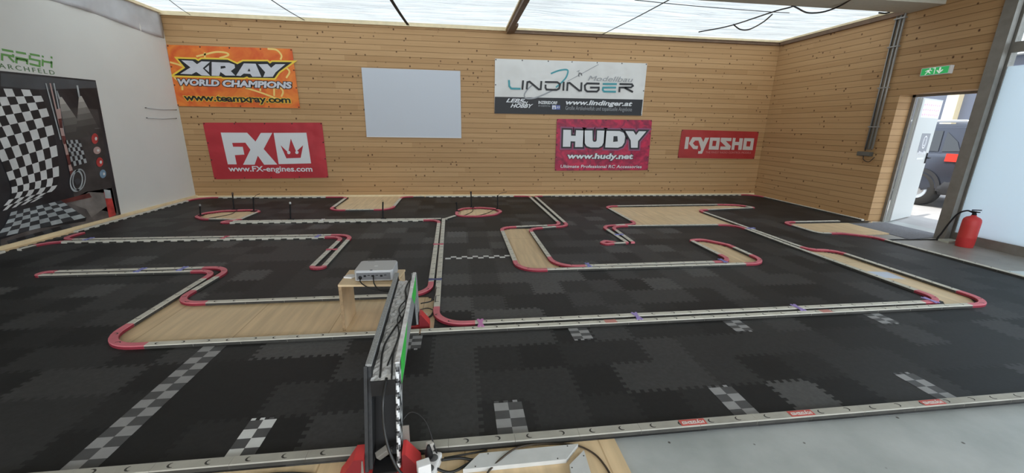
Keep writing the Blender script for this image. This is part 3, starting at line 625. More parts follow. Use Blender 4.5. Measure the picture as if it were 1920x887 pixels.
class Banner:
    def __init__(s,name,label,cat,quad,frame,cloth,group='advertising banners on the back wall',yo=.012,ntop=5,nbot=5,nside=2,eye=True):
        s.fr=frame; q=[onY(px,py,YB) for px,py in quad]; c=sum(q,Vector())/4; s.c=c
        s.root=thing(name,label,cat,(c.x,YB-yo,c.z),(math.pi/2,0,0),group); s.q=[(p.x-c.x,p.z-c.z) for p in q]; s.k=0
        n,m_=24,12; mb=MB()
        for zz in (0,.003):
            for i in range(n+1):
                for j in range(m_+1):
                    u,v=i/n,j/m_; a=[s.q[0][k]*(1-u)+s.q[1][k]*u for k in (0,1)]; b=[s.q[3][k]*(1-u)+s.q[2][k]*u for k in (0,1)]
                    mb.v.append((a[0]*(1-v)+b[0]*v,a[1]*(1-v)+b[1]*v,zz))
        o2=(n+1)*(m_+1); idx=lambda i,j,o: o+i*(m_+1)+j
        for i in range(n):
            for j in range(m_):
                mb.f.append([idx(i,j,o2),idx(i,j+1,o2),idx(i+1,j+1,o2),idx(i+1,j,o2)]); mb.f.append([idx(i,j,0),idx(i+1,j,0),idx(i+1,j+1,0),idx(i,j+1,0)])
        for i in range(n):
            mb.f.append([idx(i,0,0),idx(i,0,o2),idx(i+1,0,o2),idx(i+1,0,0)]); mb.f.append([idx(i,m_,o2),idx(i,m_,0),idx(i+1,m_,0),idx(i+1,m_,o2)])
        for j in range(m_):
            mb.f.append([idx(0,j,o2),idx(0,j,0),idx(0,j+1,0),idx(0,j+1,o2)]); mb.f.append([idx(n,j,0),idx(n,j,o2),idx(n,j+1,o2),idx(n,j+1,0)])
        mb.m=[0]*len(mb.f); mb.sm=[False]*len(mb.f); s.sheet=mb.build('sheet',cloth,s.root)
        if eye:
            pts=[]; lerp=lambda A,B,t:(A[0]+(B[0]-A[0])*t,A[1]+(B[1]-A[1])*t)
            for i in range(ntop): pts.append(lerp(s.q[0],s.q[1],i/(ntop-1)))
            for i in range(nbot): pts.append(lerp(s.q[3],s.q[2],i/(nbot-1)))
            for i in range(1,nside): pts.append(lerp(s.q[0],s.q[3],i/nside)); pts.append(lerp(s.q[1],s.q[2],i/nside))
            cx,cy=0,0
            for x,y in pts:
                L=math.hypot(x,y); x-=x/abs(x or 1)*.018; y-=y/abs(y or 1)*.018
                g=MB(); g.lathe([(.004,.002),(.010,.002),(.013,0),(.010,.0035),(.004,.0035)],n=10,M=Matrix.Translation((x,y,.003))); g.build('grommet',EYE,s.root)
    def P(s,x,y):
        p=onY(s.fr[0]+x/s.fr[2],s.fr[1]+y/s.fr[2],YB); return (p.x-s.c.x,p.z-s.c.z)
    def z(s): s.k+=1; return .0036+.0012*s.k
    def fill(s,name,loops,m,offset=0,z=None): return fill(name,[[s.P(*p) for p in lp] for lp in loops],m,s.root,z or s.z(),offset)
    def stroke(s,name,lines,w,m,z=None,smooth=False):
        lps=[]; 
        for ln in lines:
            q=[s.P(*p) for p in ln]; q=arcpts(q) if smooth and len(q)>2 else q; lps.append(ribbon(q,w))
        zz=z or s.z()
        if len(lps)==1: return fill(name,lps,m,s.root,zz)
        mb=MB()
        for lp in lps:
            n=len(lp)//2
            for i in range(n-1): a=[lp[i],lp[i+1],lp[2*n-2-i],lp[2*n-1-i]]; mb.add([(x,y,zz) for x,y in a],[(3,2,1,0)])
        return mb.build(name,m,s.root)
    def text(s,name,st,x0,y0,x1,y1,m,offset=0,shear=0,spacing=1,extra=0,z=None):
        # the text box follows the line of the banner from left to right
        a=s.P(x0,y1); b=s.P(x1,y0)
        return text(name,st,(a[0],min(a[1],b[1]),b[0],max(a[1],b[1])),m,s.root,z or s.z(),offset,shear,spacing,extra)
# --- orange banner
B=Banner('banner','orange flame patterned banner with big silver letters at upper left','banner',((313,84),(548,92),(563,203),(333,199)),(300,75,6.571),ORG,nside=3)
XO=[(225,232),(445,240),(480,262),(520,238),(840,245),(960,300),(1030,265),(1330,265),(1360,292),(1390,272),(1635,275),(1470,395),(1415,472),(1100,465),(1080,450),(1040,465),(780,462),(760,450),(440,445),(180,438),(320,345)]
zs=B.z()
for ln in [[(455,205),(560,180),(700,150),(820,160),(845,190),(740,225)],[(1330,110),(1440,125),(1500,190),(1490,245)],[(130,275),(220,300),(320,335)],[(1540,330),(1600,390),(1560,470)],[(180,460),(270,545),(285,620)],[(1060,590),(1250,650),(1450,725)],[(1410,590),(1412,690)],[(1240,590),(1242,630)],[(1430,600),(1490,595),(1520,640),(1500,700)],[(560,155),(560,230)]]: B.stroke('flame_swirl',[ln],.030,PALEY,z=zs,smooth=True)
B.fill('glow_outline',[XO],YEL,offset=.028)
B.fill('black_outline',[XO],INK)
B.fill('big_lettering',[[(272,252),(410,258),(465,300),(520,265),(625,270),(535,350),(628,443),(520,438),(455,395),(400,425),(258,418),(385,340)],
 [(645,273),(860,282),(925,305),(932,345),(880,385),(935,440),(815,440),(752,395),(737,445),(645,441)],[(755,325),(810,322),(818,345),(755,358)],
 [(1040,290),(1185,295),(1255,455),(1145,455),(1120,420),(1040,415),(1000,445),(945,440)],[(1085,388),(1105,350),(1122,388)],
 [(1215,300),(1330,298),(1375,345),(1430,300),(1550,300),(1430,400),(1395,455),(1278,458),(1302,400)],[(560,355),(612,312),(612,398)]],SILV)
z1=B.z(); z2=B.z()
for st,a in (('WORLD',(235,492,735,560)),('CHAMPIONS',(785,518,1625,578))):
    B.text('lettering_outline',st,*a,INK,offset=.05,shear=.15,extra=.07,z=z1); B.text('lettering',st,*a,SILV,offset=.05,shear=.15,z=z2)
z1=B.z(); z2=B.z()
B.text('web_address_outline','www.teamxray.com',315,708,1610,775,YEL,offset=.03,extra=.05,z=z1); B.text('web_address','www.teamxray.com',315,708,1610,775,INK,offset=.03,z=z2)
# --- red crown banner
B=Banner('banner','red banner with big white letters and a crown at lower left','banner',((381,230),(604,230),(616,333),(403,336)),(370,220,7.096),BRED,nside=3)
B.fill('big_lettering',[[(318,203),(668,205),(780,322),(850,207),(1002,207),(888,420),(1070,628),(895,630),(810,510),(768,630),(615,630),(712,430),(645,337),(470,340),(482,390),(610,392),(632,495),(505,503),(530,625),(412,625)]],WHT)
B.fill('crown_emblem',[[(1020,207),(1455,205),(1518,612),(1088,622)],[(1112,370),(1215,468),(1248,282),(1320,455),(1412,372),(1380,538),(1190,545)]],WHT)
zc=B.z()
for cx,cy in ((1222,468),(1330,466)): B.fill('crown_dot',[[(cx+22*math.cos(i*math.pi/7),cy+22*math.sin(i*math.pi/7)) for i in range(14)]],WHT,z=zc)
B.text('web_address','www.FX-engines.com',430,650,1530,742,WHT,offset=.022)
# --- white/black long banner
B=Banner('banner','long white banner with black and teal letters over a black strip','banner',((928,110),(1213,119),(1203,217),(927,210)),(920,100,6.4),WCL,ntop=7,nbot=7,nside=2)
B.fill('black_strip',[[(50,522),(1822,556),(1800,748),(45,722)]],INK)
B.stroke('teal_swoosh',[[(720,245),(810,210),(895,197),(925,215),(905,285),(855,345),(780,410)]],.030,TEAL,smooth=True)
B.stroke('grey_swoosh',[[(505,375),(440,435),(402,500),(425,540),(520,538),(650,490),(780,425)]],.026,GREYI,smooth=True)
for ln in ([(920,335),(1060,262),(1290,135)],[(1062,250),(1048,208)],[(1030,222),(1066,205)]): B.stroke('glider_line',[ln],.012,GREYI)
B.stroke('propeller_ring',[[(1070+20*math.cos(t*.6),262+24*math.sin(t*.6)) for t in range(12)]],.012,INK)
lw=.037
zl=B.z()
B.stroke('letter',[[(218,322),(222,395),(245,424),(358,427)]],lw,TEAL,z=zl)
for ln in ([[(388,326),(378,438)]],[[(430,435),(438,348),(465,342),(575,434),(598,432),(606,334)]],[[(648,346),(795,348),(830,372),(818,425),(785,441),(668,436),(655,415),(656,376)]],[[(874,342),(868,450)]],
   [[(914,452),(920,360),(945,356),(1058,449),(1082,446),(1087,350)]],[[(1302,366),(1152,362),(1125,388),(1130,438),(1155,459),(1270,460),(1292,440),(1293,412),(1188,412)]],
   [[(1538,467),(1542,412),(1678,410),(1702,392),(1690,373),(1540,370)],[(1600,412),(1702,466)]]): B.stroke('letter',ln,lw,INK,z=zl)
B.stroke('letter',[[(1340,368),(1510,370)],[(1500,412),(1345,412),(1340,440),(1355,459),(1498,462)]],lw,TEAL,z=zl)
zt=B.z()
B.text('small_lettering','Modellbau',1160,288,1705,330,GREYI,shear=.3,z=zt)
for st,a,sh in (('LEBE',(182,548,412,588),.4),('DEIN',(318,578,445,604),.4),('HOBBY',(235,610,508,652),.4)): B.text('slogan',st,*a,WHT,offset=.03,shear=sh,z=zt)
B.text('town_name','INZERSDORF',570,577,797,608,WHT,offset=.03,z=zt); B.text('town_name','IM KREMSTAL',570,624,716,641,GREYI,z=zt)
B.fill('motorway_badge',[[(732,622),(830,624),(830,676),(732,674)]],mat('badge_blue',(.10,.13,.38,1),.5),z=zt)
B.fill('badge_frame',[[(735,626),(778,626),(778,671),(735,671)],[(746,668),(757,630),(768,668)]],WHT,z=zt+.0012); B.text('badge_lettering','A9',784,634,826,664,WHT,z=zt+.0012)
B.text('web_address','www.lindinger.at',895,578,1697,634,WHT,offset=.03,shear=.25,z=zt)
B.text('small_lettering','Große Artikelvielfalt und topaktuelle Angebote',892,650,1692,694,GREYI,z=zt)
# --- magenta banner
B=Banner('banner','mottled magenta banner with fat white letters below the long white banner','banner',((1044,223),(1222,225),(1214,319),(1040,320)),(1030,215,8.065),MAG,nside=4)
HU=[[(208,228),(325,232),(325,318),(395,320),(400,235),(512,240),(500,490),(385,490),(388,405),(318,402),(312,485),(200,485)],
 [(530,240),(648,240),(650,390),(665,410),(695,410),(712,390),(718,240),(828,242),(815,420),(790,470),(740,495),(620,495),(560,475),(532,430)],
 [(860,245),(1060,248),(1120,275),(1140,330),(1130,420),(1095,475),(1030,500),(840,495)],
 [(1145,248),(1265,250),(1305,310),(1350,250),(1460,252),(1335,400),(1330,500),(1230,500),(1225,390)]]
zh=[B.z() for _ in range(3)]
for lp in HU:
    B.fill('letter_halo',[lp],mat('mauve_ink',(.26,.07,.15,1),.5),offset=.062,z=zh[0]); B.fill('letter_outline',[lp],INK,offset=.034,z=zh[1])
    B.fill('letter',[lp]+([[(965,325),(1025,325),(1030,405),(960,412)]] if lp is HU[2] else []),WHT,z=zh[2])
z1=B.z(); z2=B.z()
B.text('web_address_outline','www.hudy.net',265,588,1265,690,INK,offset=.04,shear=.1,extra=.05,z=z1); B.text('web_address','www.hudy.net',265,588,1265,690,WHT,offset=.04,shear=.1,z=z2)
B.text('small_lettering','Ultimate Professional RC Accessories',165,762,1392,804,WHT,offset=.01,shear=.1,z=z2)
# --- small red banner
B=Banner('banner','small brick red banner with angular white letters by the right corner','banner',((1278,243),(1422,247),(1413,298),(1270,296)),(1260,235,11.294),KRED,ntop=2,nbot=2,nside=1)
B.fill('big_lettering',KP,mat('dull_white_ink',(.58,.52,.47,1),.5)); B.text('small_lettering','THE FINEST RADIO CONTROL MODELS',700,558,1665,592,mat('rose_ink',(.55,.20,.18,1),.5))
# --- projection board
q=[onY(px,py,YB) for px,py in ((678,127),(863,134),(864,259),(687,257))]
pb=thing('projection_board','blank pale grey white board mounted on the pine wall','board',((q[0].x+q[1].x)/2,YB,(q[0].z+q[2].z)/2),(math.pi/2,0,0)); pb.location.y-=.006; w,hh=(q[1].x-q[0].x)/2,(q[0].z-q[2].z)/2
MB().box((-w,-hh,.004),(w,hh,.020),bev=.002).build('board_panel',mat('pale_board',(.56,.59,.64,1),.5),pb)
MB().box((-w,-hh,.0205),(w,-hh+.012,.024)).box((-w,-hh,0),(-w+.01,hh,.0035)).build('edge_strip',WHITE,pb)

# ================================================================== POSTER AND LETTERING ON THE LEFT WALL
LROT=Matrix(((0,0,1,0),(1,0,0,0),(0,1,0,0),(0,0,0,1)))
def left_thing(name,label,cat,y,z,xo,group=None):
    o=thing(name,label,cat,group=group); o.matrix_world=Matrix.Translation((XL+xo,y,z))@LROT; return o
PO=left_thing('poster','big dark poster of a race garage with checkered flag and podium on the left wall','poster',0,0,.003)
def L2(px,py): p=onX(px,py,XL); return (p.y,p.z)
PB=cloth_mat('poster_dark',(.010,.011,.014,1),(.030,.031,.036,1),1.6,.4); PTOP=mat('poster_slate',(.075,.085,.095,1),.5,noise=.3,nscale=3)
MB().prism([(3.4,.045),(6.60,.045),(6.73,1.955),(3.4,1.88)],0,.004).build('poster_sheet',PB,PO)
pm=dict(white=mat('print_white',(.70,.71,.70,1),.5,noise=.15,nscale=5),black=mat('print_black',(.014,.015,.018,1),.5),fog=mat('print_fog',(.20,.18,.165,1),.6,noise=.5,nscale=5),fog2=mat('print_smoke',(.105,.092,.088,1),.6,noise=.5,nscale=6),red=mat('print_red',(.50,.05,.045,1),.5,noise=.5,nscale=9),
 blue=mat('print_blue',(.20,.33,.45,1),.5,noise=.4,nscale=12),ice=mat('print_ice',(.40,.44,.45,1),.5,noise=.3,nscale=6),dim=mat('print_dim',(.045,.05,.056,1),.5,noise=.3,nscale=6),pink=mat('print_pinkish',(.48,.33,.30,1),.5),rust=mat('print_rust',(.12,.03,.026,1),.5,noise=.4,nscale=8))
pz=[.0046]
def pq(mb,pts,mi=0,z=None): 
    q=[L2(*p) for p in pts]; mb.add([(a,b,z or pz[0]) for a,b in q],[list(range(len(q)))],mi)
def layer(): pz[0]+=.0006; return pz[0]
mb=MB(); pq(mb,[(0,137),(178,153),(180,165),(75,168),(0,162)]); mb.build('ceiling_print',PTOP,PO); layer()
# light cones, smoke and wet floor
mb=MB(); pq(mb,[(112,200),(182,205),(205,330),(218,400),(140,385)]); mb.build('smoke_print',mat('print_haze',(.050,.045,.043,1),.6,noise=.6,nscale=4),PO)
mb=MB(); pq(mb,[(0,440),(60,415),(160,360),(210,352),(222,405),(120,430),(0,463)]); mb.build('smoke_print',pm['fog2'],PO); layer()
for (tx,ty,dx,dy,w0,w1) in ((112,182,30,78,2.5,24),(149,180,14,66,2.5,22)):
    for k in range(6):
        t0,t1=k/6,(k+1)/6; c=.40*(1-t0)**2.2+.052; f=lambda t,sgn:(tx+dx*t+sgn*(w0+(w1-w0)*t),ty+dy*t-sgn*4*t)
        mb=MB(); pq(mb,[f(t0,-1),f(t0,1),f(t1,1),f(t1,-1)]); mb.build('light_cone_print',mat('print_beam_%d'%k,(c,c*.95,c*.86,1),.6,noise=.12,nscale=5),PO)
    layer()
mb=MB(); pq(mb,[(130,382),(165,360),(200,362),(208,380),(170,408),(160,392)]); mb.build('floor_glare_print',pm['fog'],PO); layer()
mb=MB(); pq(mb,[(193,360),(206,362),(216,403),(203,408)]); mb.build('red_glow_print',pm['red'],PO); layer(); mb=MB(); pq(mb,[(193,355),(205,357),(208,372),(196,372)]); mb.build('pale_glow_print',pm['ice'],PO); layer()
# posts
for a,b,w,m_ in (((84,156),(112,262),1.2,'ice'),((92,156),(118,270),1.4,'pink'),((99,156),(126,290),1.2,'ice'),((104,170),(130,300),1.0,'dim'),((143,160),(147,182),1.6,'ice'),((104,170),(110,186),1.6,'ice'),((176,241),(186,240),1.2,'ice')):
    mb=MB(); pq(mb,[(a[0]-w,a[1]),(a[0]+w,a[1]),(b[0]+w,b[1]),(b[0]-w,b[1])]); mb.build('post_print',pm[m_],PO)
layer()
def warp(L,R,nu,nv,name,mats,sh=0,split=1):
    """checker pattern between a left and a right boundary curve given in photo positions"""
    A=arcpts(L,12); Bq=arcpts(R,12); mb=MB()
    def at(c,t): f=t*(len(c)-1); i=min(int(f),len(c)-2); return (c[i][0]+(c[i+1][0]-c[i][0])*(f-i),c[i][1]+(c[i+1][1]-c[i][1])*(f-i))
    for j in range(nv):
        for i in range(nu):
            for s in range(split):
                q=[]
                for (u,v) in ((i/nu,(j+s/split)/nv),((i+1)/nu,(j+s/split)/nv),((i+1)/nu,(j+(s+1)/split)/nv),(i/nu,(j+(s+1)/split)/nv)):
                    a,b=at(A,v),at(Bq,v); q.append((a[0]+(b[0]-a[0])*u,a[1]+(b[1]-a[1])*u))
                pq(mb,q,(i+j+sh)%2)
    mb.build(name,mats,PO)
warp([(-62,163),(-40,220),(-12,275),(12,330),(19,365),(-6,398)],[(70,169),(84,200),(98,245),(107,300),(104,350),(62,378)],8,14,'checkered_flag_print',[pm['white'],pm['black']],split=2); layer()
warp([(104,205),(110,240),(117,270),(126,310),(130,330)],[(111,203),(116,240),(124,270),(132,308),(136,328)],1,8,'checker_tape_print',[pm['pink'],pm['rust']])
warp([(120,263),(126,285),(132,313)],[(148,262),(154,282),(161,305)],6,6,'small_flag_print',[pm['ice'],pm['black']]); layer()
# signal lamps, wheel
for (cx,cy,rx,ry,m_) in ((176,260,6.5,10,'red'),(180,282,7,7,'pink'),(185,304,6.5,9,'red'),(191,326,6,8,'blue')):
    mb=MB(); pq(mb,[(cx+rx*math.cos(t*.4),cy+ry*math.sin(t*.4)) for t in range(16)]); mb.build('signal_lamp_print',pm[m_],PO)
    z0=pz[0]; pz[0]+=.0005; mb=MB(); pq(mb,[(cx+2+rx*.35*math.cos(t*.8),cy+ry*.35*math.sin(t*.8)) for t in range(8)]); mb.build('lamp_shine_print',pm['white'],PO); pz[0]=z0
mb=MB()
for i in range(24):
    a,b=i*math.pi/12,(i+1)*math.pi/12
    for (cx,cy,r0,r1) in ((141,339,.80,1.0),(146,337,.86,1.0)):
        pq(mb,[(cx+12.5*r*math.cos(t)-1.5*math.sin(t),cy+21*r*math.sin(t)) for r,t in ((r0,a),(r1,a),(r1,b),(r0,b))])
mb.build('wheel_print',pm['ice'],PO); layer()
mb=MB(); pq(mb,[(137,338),(143,334),(150,338),(148,346),(141,347)]); mb.build('wheel_hub_print',pm['dim'],PO)
mb=MB(); pq(mb,[(110,376),(165,362),(170,370),(120,381)]); mb.build('ramp_print',pm['rust'],PO)
mb=MB(); pq(mb,[(-10,440),(150,405),(160,408),(158,415),(60,430),(-10,452)]); mb.build('podium_side_print',pm['black'],PO); layer()
warp([(18,398),(8,420),(-12,447)],[(112,376),(132,390),(158,408)],8,6,'podium_top_print',[pm['ice'],pm['dim']]); layer()
warp([(10,452),(14,460)],[(125,420),(140,432)],7,2,'podium_reflection_print',[pm['dim'],pm['black']])
# green wall lettering
GRI=mat('green_wall_paint',(.15,.36,.10,1),.6)
TX=left_thing('wall_lettering','large green club lettering on the white wall above the dark poster','lettering',0,0,.002,None)
zf=lambda x,y:(x/4.033,80+y/4.033)
for k,(nm,lines) in enumerate((('letter',[[(12,52),(100,68)],[(14,136),(14,88),(98,104),(98,88)],[(62,104),(106,148)]]),('letter',[[(118,70),(196,84)],[(122,156),(122,112),(204,128),(204,164)],[(122,122),(204,138)]]),
   ('letter',[[(300,100),(224,86)],[(224,96),(224,122),(298,138),(298,178),(222,160)]]),('letter',[[(322,98),(322,112)],[(388,104),(388,120)],[(322,126),(320,178)],[(320,140),(390,152)],[(389,140),(388,190)]]))):
    mb=MB()
    for ln in lines:
        q=[L2(*zf(*p)) for p in ln]; rb=ribbon(q,.024); n=len(rb)//2
        for i in range(n-1): mb.add([(rb[t][0],rb[t][1],.0004) for t in (2*n-1-i,2*n-2-i,i+1,i)],[(0,1,2,3)])
    mb.build(nm,GRI,TX)
text('small_lettering','ARCHFELD',(5.500,1.958,6.145,2.010),mat('dark_green_paint',(.10,.20,.08,1),.6),TX,.0004,spacing=1.35)
# two thin cords nailed to the wall by the corner
for px0,py0,px1,py1,lab in ((272,202,329,206,'upper thin white cord nailed to the left wall by the corner'),(274,221,329,222,'lower thin white cord nailed to the left wall by the corner')):
    a,b=L2(px0,py0),L2(px1,py1); t=left_thing('nailed_cord',lab,'cord',0,0,.004,'cords nailed to the left wall')
    MB().tube([(a[0],a[1],0.004),((a[0]+b[0])/2,(a[1]+b[1])/2-.012,.006),(b[0],b[1],.004)],.006).build('cord',mat('cord_white',(.5,.5,.5,1),.6),t)
    for q in (a,b): MB().tube([(q[0],q[1],-.004),(q[0],q[1],.016)],.007).build('nail',mat('nail_grey',(.10,.10,.10,1),.4,metal=.7),t)

# ================================================================== TIMING ARCH over the near straight
GA=math.radians(2.2)
G=thing('timing_arch','black and silver timing arch straddling the near straight on red feet','arch',(-.32,1.30,0),(0,0,GA))
def arch_profile():
    # outline in (y,z): legs lean outwards, open below the beam
    return [(.105,.03),(.245,.43),(1.335,.43),(1.440,.03),(1.36,.03),(1.285,.29),(.305,.29),(.190,.03)]
def slab(x0,x1,prof):
    mb=MB(); n=len(prof); mb.add([(x0,y,z) for y,z in prof]+[(x1,y,z) for y,z in prof],[list(range(n)),list(range(n,2*n))[::-1]]+[(i,n+i,n+(i+1)%n,(i+1)%n) for i in range(n)]); return mb
PR=arch_profile()
mb=slab(-.070,-.056,PR); mb.build('side_board',DARKGREY,G)
mb=slab(.044,.058,PR); mb.build('side_board',GREYTAPE,G)
# banner on the outer side: green with a checkered border down the near leg
def facepoly(mb,pts,x,mi): mb.add([(x,y,z) for y,z in pts],[list(range(len(pts)))],mi)
for pl in ([(.285,.300),(.43,.300),(.66,.420),(.255,.420)],[(1.295,.300),(1.325,.420),(.97,.420),(1.12,.300)]):
    mb=MB(); facepoly(mb,pl,.0590,0); mb.build('green_banner',GREEN,G)
mb=MB()
for k in range(9):
    t0,t1=k/9,(k+1)/9; f=lambda t,s:(.112+.130*t+s*.030,.04+.38*t)
    for s in range(2):
        facepoly(mb,[f(t0,s),f(t0,s+1),f(t1,s+1),f(t1,s)],.0594,(k+s)%2)
mb.build('checkered_border',[CW,INK],G)
# rope-like checkered edging along the near edge of the outer board
mb=MB(); NB=44; ed=[(.050,.098+.140*t,.032+.385*t) for t in [i/NB for i in range(NB+1)]]
mb.tube(ed,.0085,0,8)
for i in range(NB):
    n_=8
    for j in range(n_):
        f0=ed[i]; f1=ed[i+1]; q=[]
        for (e_,jj) in ((f0,j),(f0,j+1),(f1,j+1),(f1,j)):
            a=2*math.pi*(jj+.6*i)/n_; q.append((e_[0]+.0089*math.cos(a),e_[1]+.0089*math.sin(a)*.94,e_[2]-.0089*math.sin(a)*.33))
        if (2*i+j)%8<4: mb.add(q,[(0,1,2,3)],1)
mb.build('checkered_edging',[WHT,INK],G)
# silver capping on the outer board, grey capping on the inner
top=lambda x0,x1,z,dz,y0,y1: MB().box((x0,y0,z),(x1,y1,z+dz),bev=.003)
top(.040,.062,.4305,.008,.240,1.340).build('silver_capping',FOIL,G); top(-.078,-.052,.4305,.012,.235,1.335).build('grey_capping',GREYTAPE,G)
mb=slab(-.084,-.0705,[(.092,.03),(.232,.435),(.262,.435),(.122,.03)]); mb.build('corner_strip',DARKGREY,G)
mb=slab(.030,.064,[(1.336,.43),(1.350,.43),(1.455,.03),(1.441,.03)]); mb.build('silver_edge',GREYTAPE,G)
# foil-covered deck between the boards
mb=MB(); rnd=random.Random(2); nx,ny=8,60
for i in range(nx+1):
    for j in range(ny+1):
        mb.v.append((-.0555+.099*i/nx,.20+1.13*j/ny,.382+rnd.uniform(-.004,.004)))
for i in range(nx):
    for j in range(ny):
        a=i*(ny+1)+j; mb.f.append([a,a+ny+1,a+ny+2,a+1]); mb.m.append(0); mb.sm.append(False)
mb.box((-.0555,.20,.31),(.0435,1.33,.374),1); mb.build('foil_deck',[FOIL,BLACK],G)
MB().box((-.0555,.195,.355),(.0435,.1995,.384)).build('deck_front',BLACK,G)
# legs' dark inner panels
for (yb,yt,d) in ((.178,.298,.010),(1.36,1.288,-.010)):
    mb=MB(); mb.add([(-.0555,yb,.03),(.0435,yb,.03),(.0435,yt,.309),(-.0555,yt,.309),(-.0555,yb+d,.03),(.0435,yb+d,.03),(.0435,yt+d,.309),(-.0555,yt+d,.309)],
      [(0,1,2,3),(7,6,5,4),(0,4,5,1),(1,5,6,2),(2,6,7,3),(3,7,4,0)]); mb.build('leg_panel',BLACK,G)
# red feet (low trapezoid blocks) with grey brackets
FB=[(-.195,.0),(-.180,.018),(-.122,.105),(-.086,.105),(-.086,.018),(.066,.018),(.066,.105),(.080,.105),(.135,.030),(.138,.0)]
for y0,y1,z0 in ((.082,.166,.0005),(1.355,1.445,.0005)):
    p=[(x,z+z0) for x,z in FB]; n=len(p); mb=MB()
    mb.add([(x,y0,z) for x,z in p]+[(x,y1,z) for x,z in p],[list(range(n)),list(range(n,2*n))[::-1]],1)
    mb.add([(x,y0,z) for x,z in p]+[(x,y1,z) for x,z in p],[(i,n+i,n+(i+1)%n,(i+1)%n) for i in range(n)],0)
    mb.build('foot',[PRED,DRED],G)
MB().prism([(-.1,.005),(-.0865,.005),(-.0865,.10),(-.091,.10)],-.003,.0,M=Matrix.Translation((0,.079,0))@Matrix.Rotation(math.pi/2,4,'X')).build('bracket',STEEL,G)
MB().box((.064,.168,.05),(.092,.172,.175)).build('bracket',STEEL,G); MB().box((-.0555,.084,.0195),(.0435,.165,.028)).build('base_plate',BLACK,G)
def cable(name,lab,pts,r,m=CABLE,parent=None,cat='cable',group=None):
    mb=MB().tube(spline(pts,8),r,n=6)
    return mb.build(name,m,parent,label=lab,cat=cat,group=group)
gc=[([(-.02,.22,.386),(-.035,.45,.392),(-.01,.62,.392),(.03,.80,.394),(.02,1.0,.40),(.005,1.15,.395),(.02,1.32,.40)],.0045),([(.03,.20,.388),(.015,.40,.392),(.03,.66,.394),(-.005,.86,.396),(.03,1.02,.40),(.022,1.3,.398)],.004),([(.0,.30,.389),(.022,.55,.394),(.0,.74,.398),(.033,.92,.396),(.012,1.1,.402)],.0035)]
for k,(pts,r) in enumerate(gc): cable('cable',('thick','thin','short')[k]+' black cable lying in the foil channel of the timing arch',pts and [tuple(Matrix.Rotation(GA,3,'Z')@Vector(p)+Vector((-.32,1.30,0))) for p in pts],r,group='cables on the timing arch')
hang=[((.0,.21,.388),(-.005,.14,.33),(.0,.10,.22),(.03,.06,.12),(.09,.02,.055),(.20,.03,.02))]
cable('cable','black cable hanging down the near leg of the timing arch to the power strip',[tuple(Vector((-.32,1.30,0))+Vector(p)) for p in hang[0]],.006)
ad=thing('power_adapter','grey power adapter block leaning inside the near leg of the timing arch','adapter',(-.338,1.432,.085),(.35,-.5,.25))
MB().box((-.030,-.014,-.016),(.030,.014,.016),bev=.004).build('housing',mat('grey_adapter',(.20,.19,.17,1),.5),ad)
MB().tube([(.028,0,0),(.042,0,-.01)],.005).build('cable_end',BLACK,ad)

# power strip and plugs
PS=thing('power_strip','white power strip standing on edge beside the timing arch foot','power strip',(-.150,1.36,0),(0,0,math.radians(75)))
MB().box((-.14,-.028,.0),(.10,.028,.045),bev=.008).build('housing',WHITE,PS)
for k in range(3): MB().lathe([(.0,.0465),(.017,.0465),(.019,.0452),(.019,.045),(.021,.0455)],n=16,M=Matrix.Translation((.062-.055*k,0,0))).build('socket',mat('socket_shadow',(.10,.10,.10,1),.5),PS)
PL=thing('plug','black angled mains plug pushed into the top of the power strip','plug',(-.152,1.425,.047)); MB().lathe([(0,0),(.016,0),(.017,.02),(.009,.05),(.006,.06),(0,.06)],n=12).build('plug_body',BLACK,PL)
PL2=thing('charger','white box charger plugged into the power strip','charger',(-.166,1.345,.047),(0,0,.3)); MB().box((-.026,-.02,0),(.026,.02,.052),bev=.004).build('charger_body',WHITE,PL2)
PL3=thing('adapter_plug','pale small adapter plug with a thin black lead above the power strip','plug',(-.150,1.47,.045),(0,0,.5)); MB().box((-.014,-.012,-.005),(.014,.012,.035),bev=.003).build('housing',mat('pale_plug',(.55,.52,.48,1),.5),PL3)
for k,pts in enumerate([[(-.30,1.50,.12),(-.24,1.56,.17),(-.17,1.53,.14),(-.13,1.46,.06),(-.11,1.43,.03)],[(-.14,1.39,.03),(-.06,1.37,.012),(.03,1.42,.008),(.10,1.45,.008)],[(-.10,1.42,.03),(-.02,1.44,.012),(.05,1.425,.008),(.11,1.44,.008)],[(-.09,1.44,.02),(.0,1.46,.01),(.10,1.475,.008)]]):
    cable('cable',('thin black lead arching up behind the power strip','black cable running right from the power strip over the plywood','second black cable beside the power strip end','black cable close to the front rail beside the white boards')[k],pts,(.0035,.006,.006,.004)[k],group='loose cables by the power strip')
cable('cable','brown cable curving across the white mitred board and around it',[(.075,1.30,.004),(.10,1.36,.012),(.20,1.435,.030),(.28,1.475,.016),(.38,1.485,.006),(.50,1.465,.005),(.57,1.41,.005),(.60,1.33,.005),(.61,1.22,.005)],.0045,mat('brown_cable',(.05,.035,.022,1),.5))
cable('cable','black cable lying on the plywood left of the timing arch',[(-.62,1.43,.006),(-.75,1.45,.006),(-.90,1.445,.006),(-1.05,1.40,.006),(-1.2,1.36,.006)],.004)
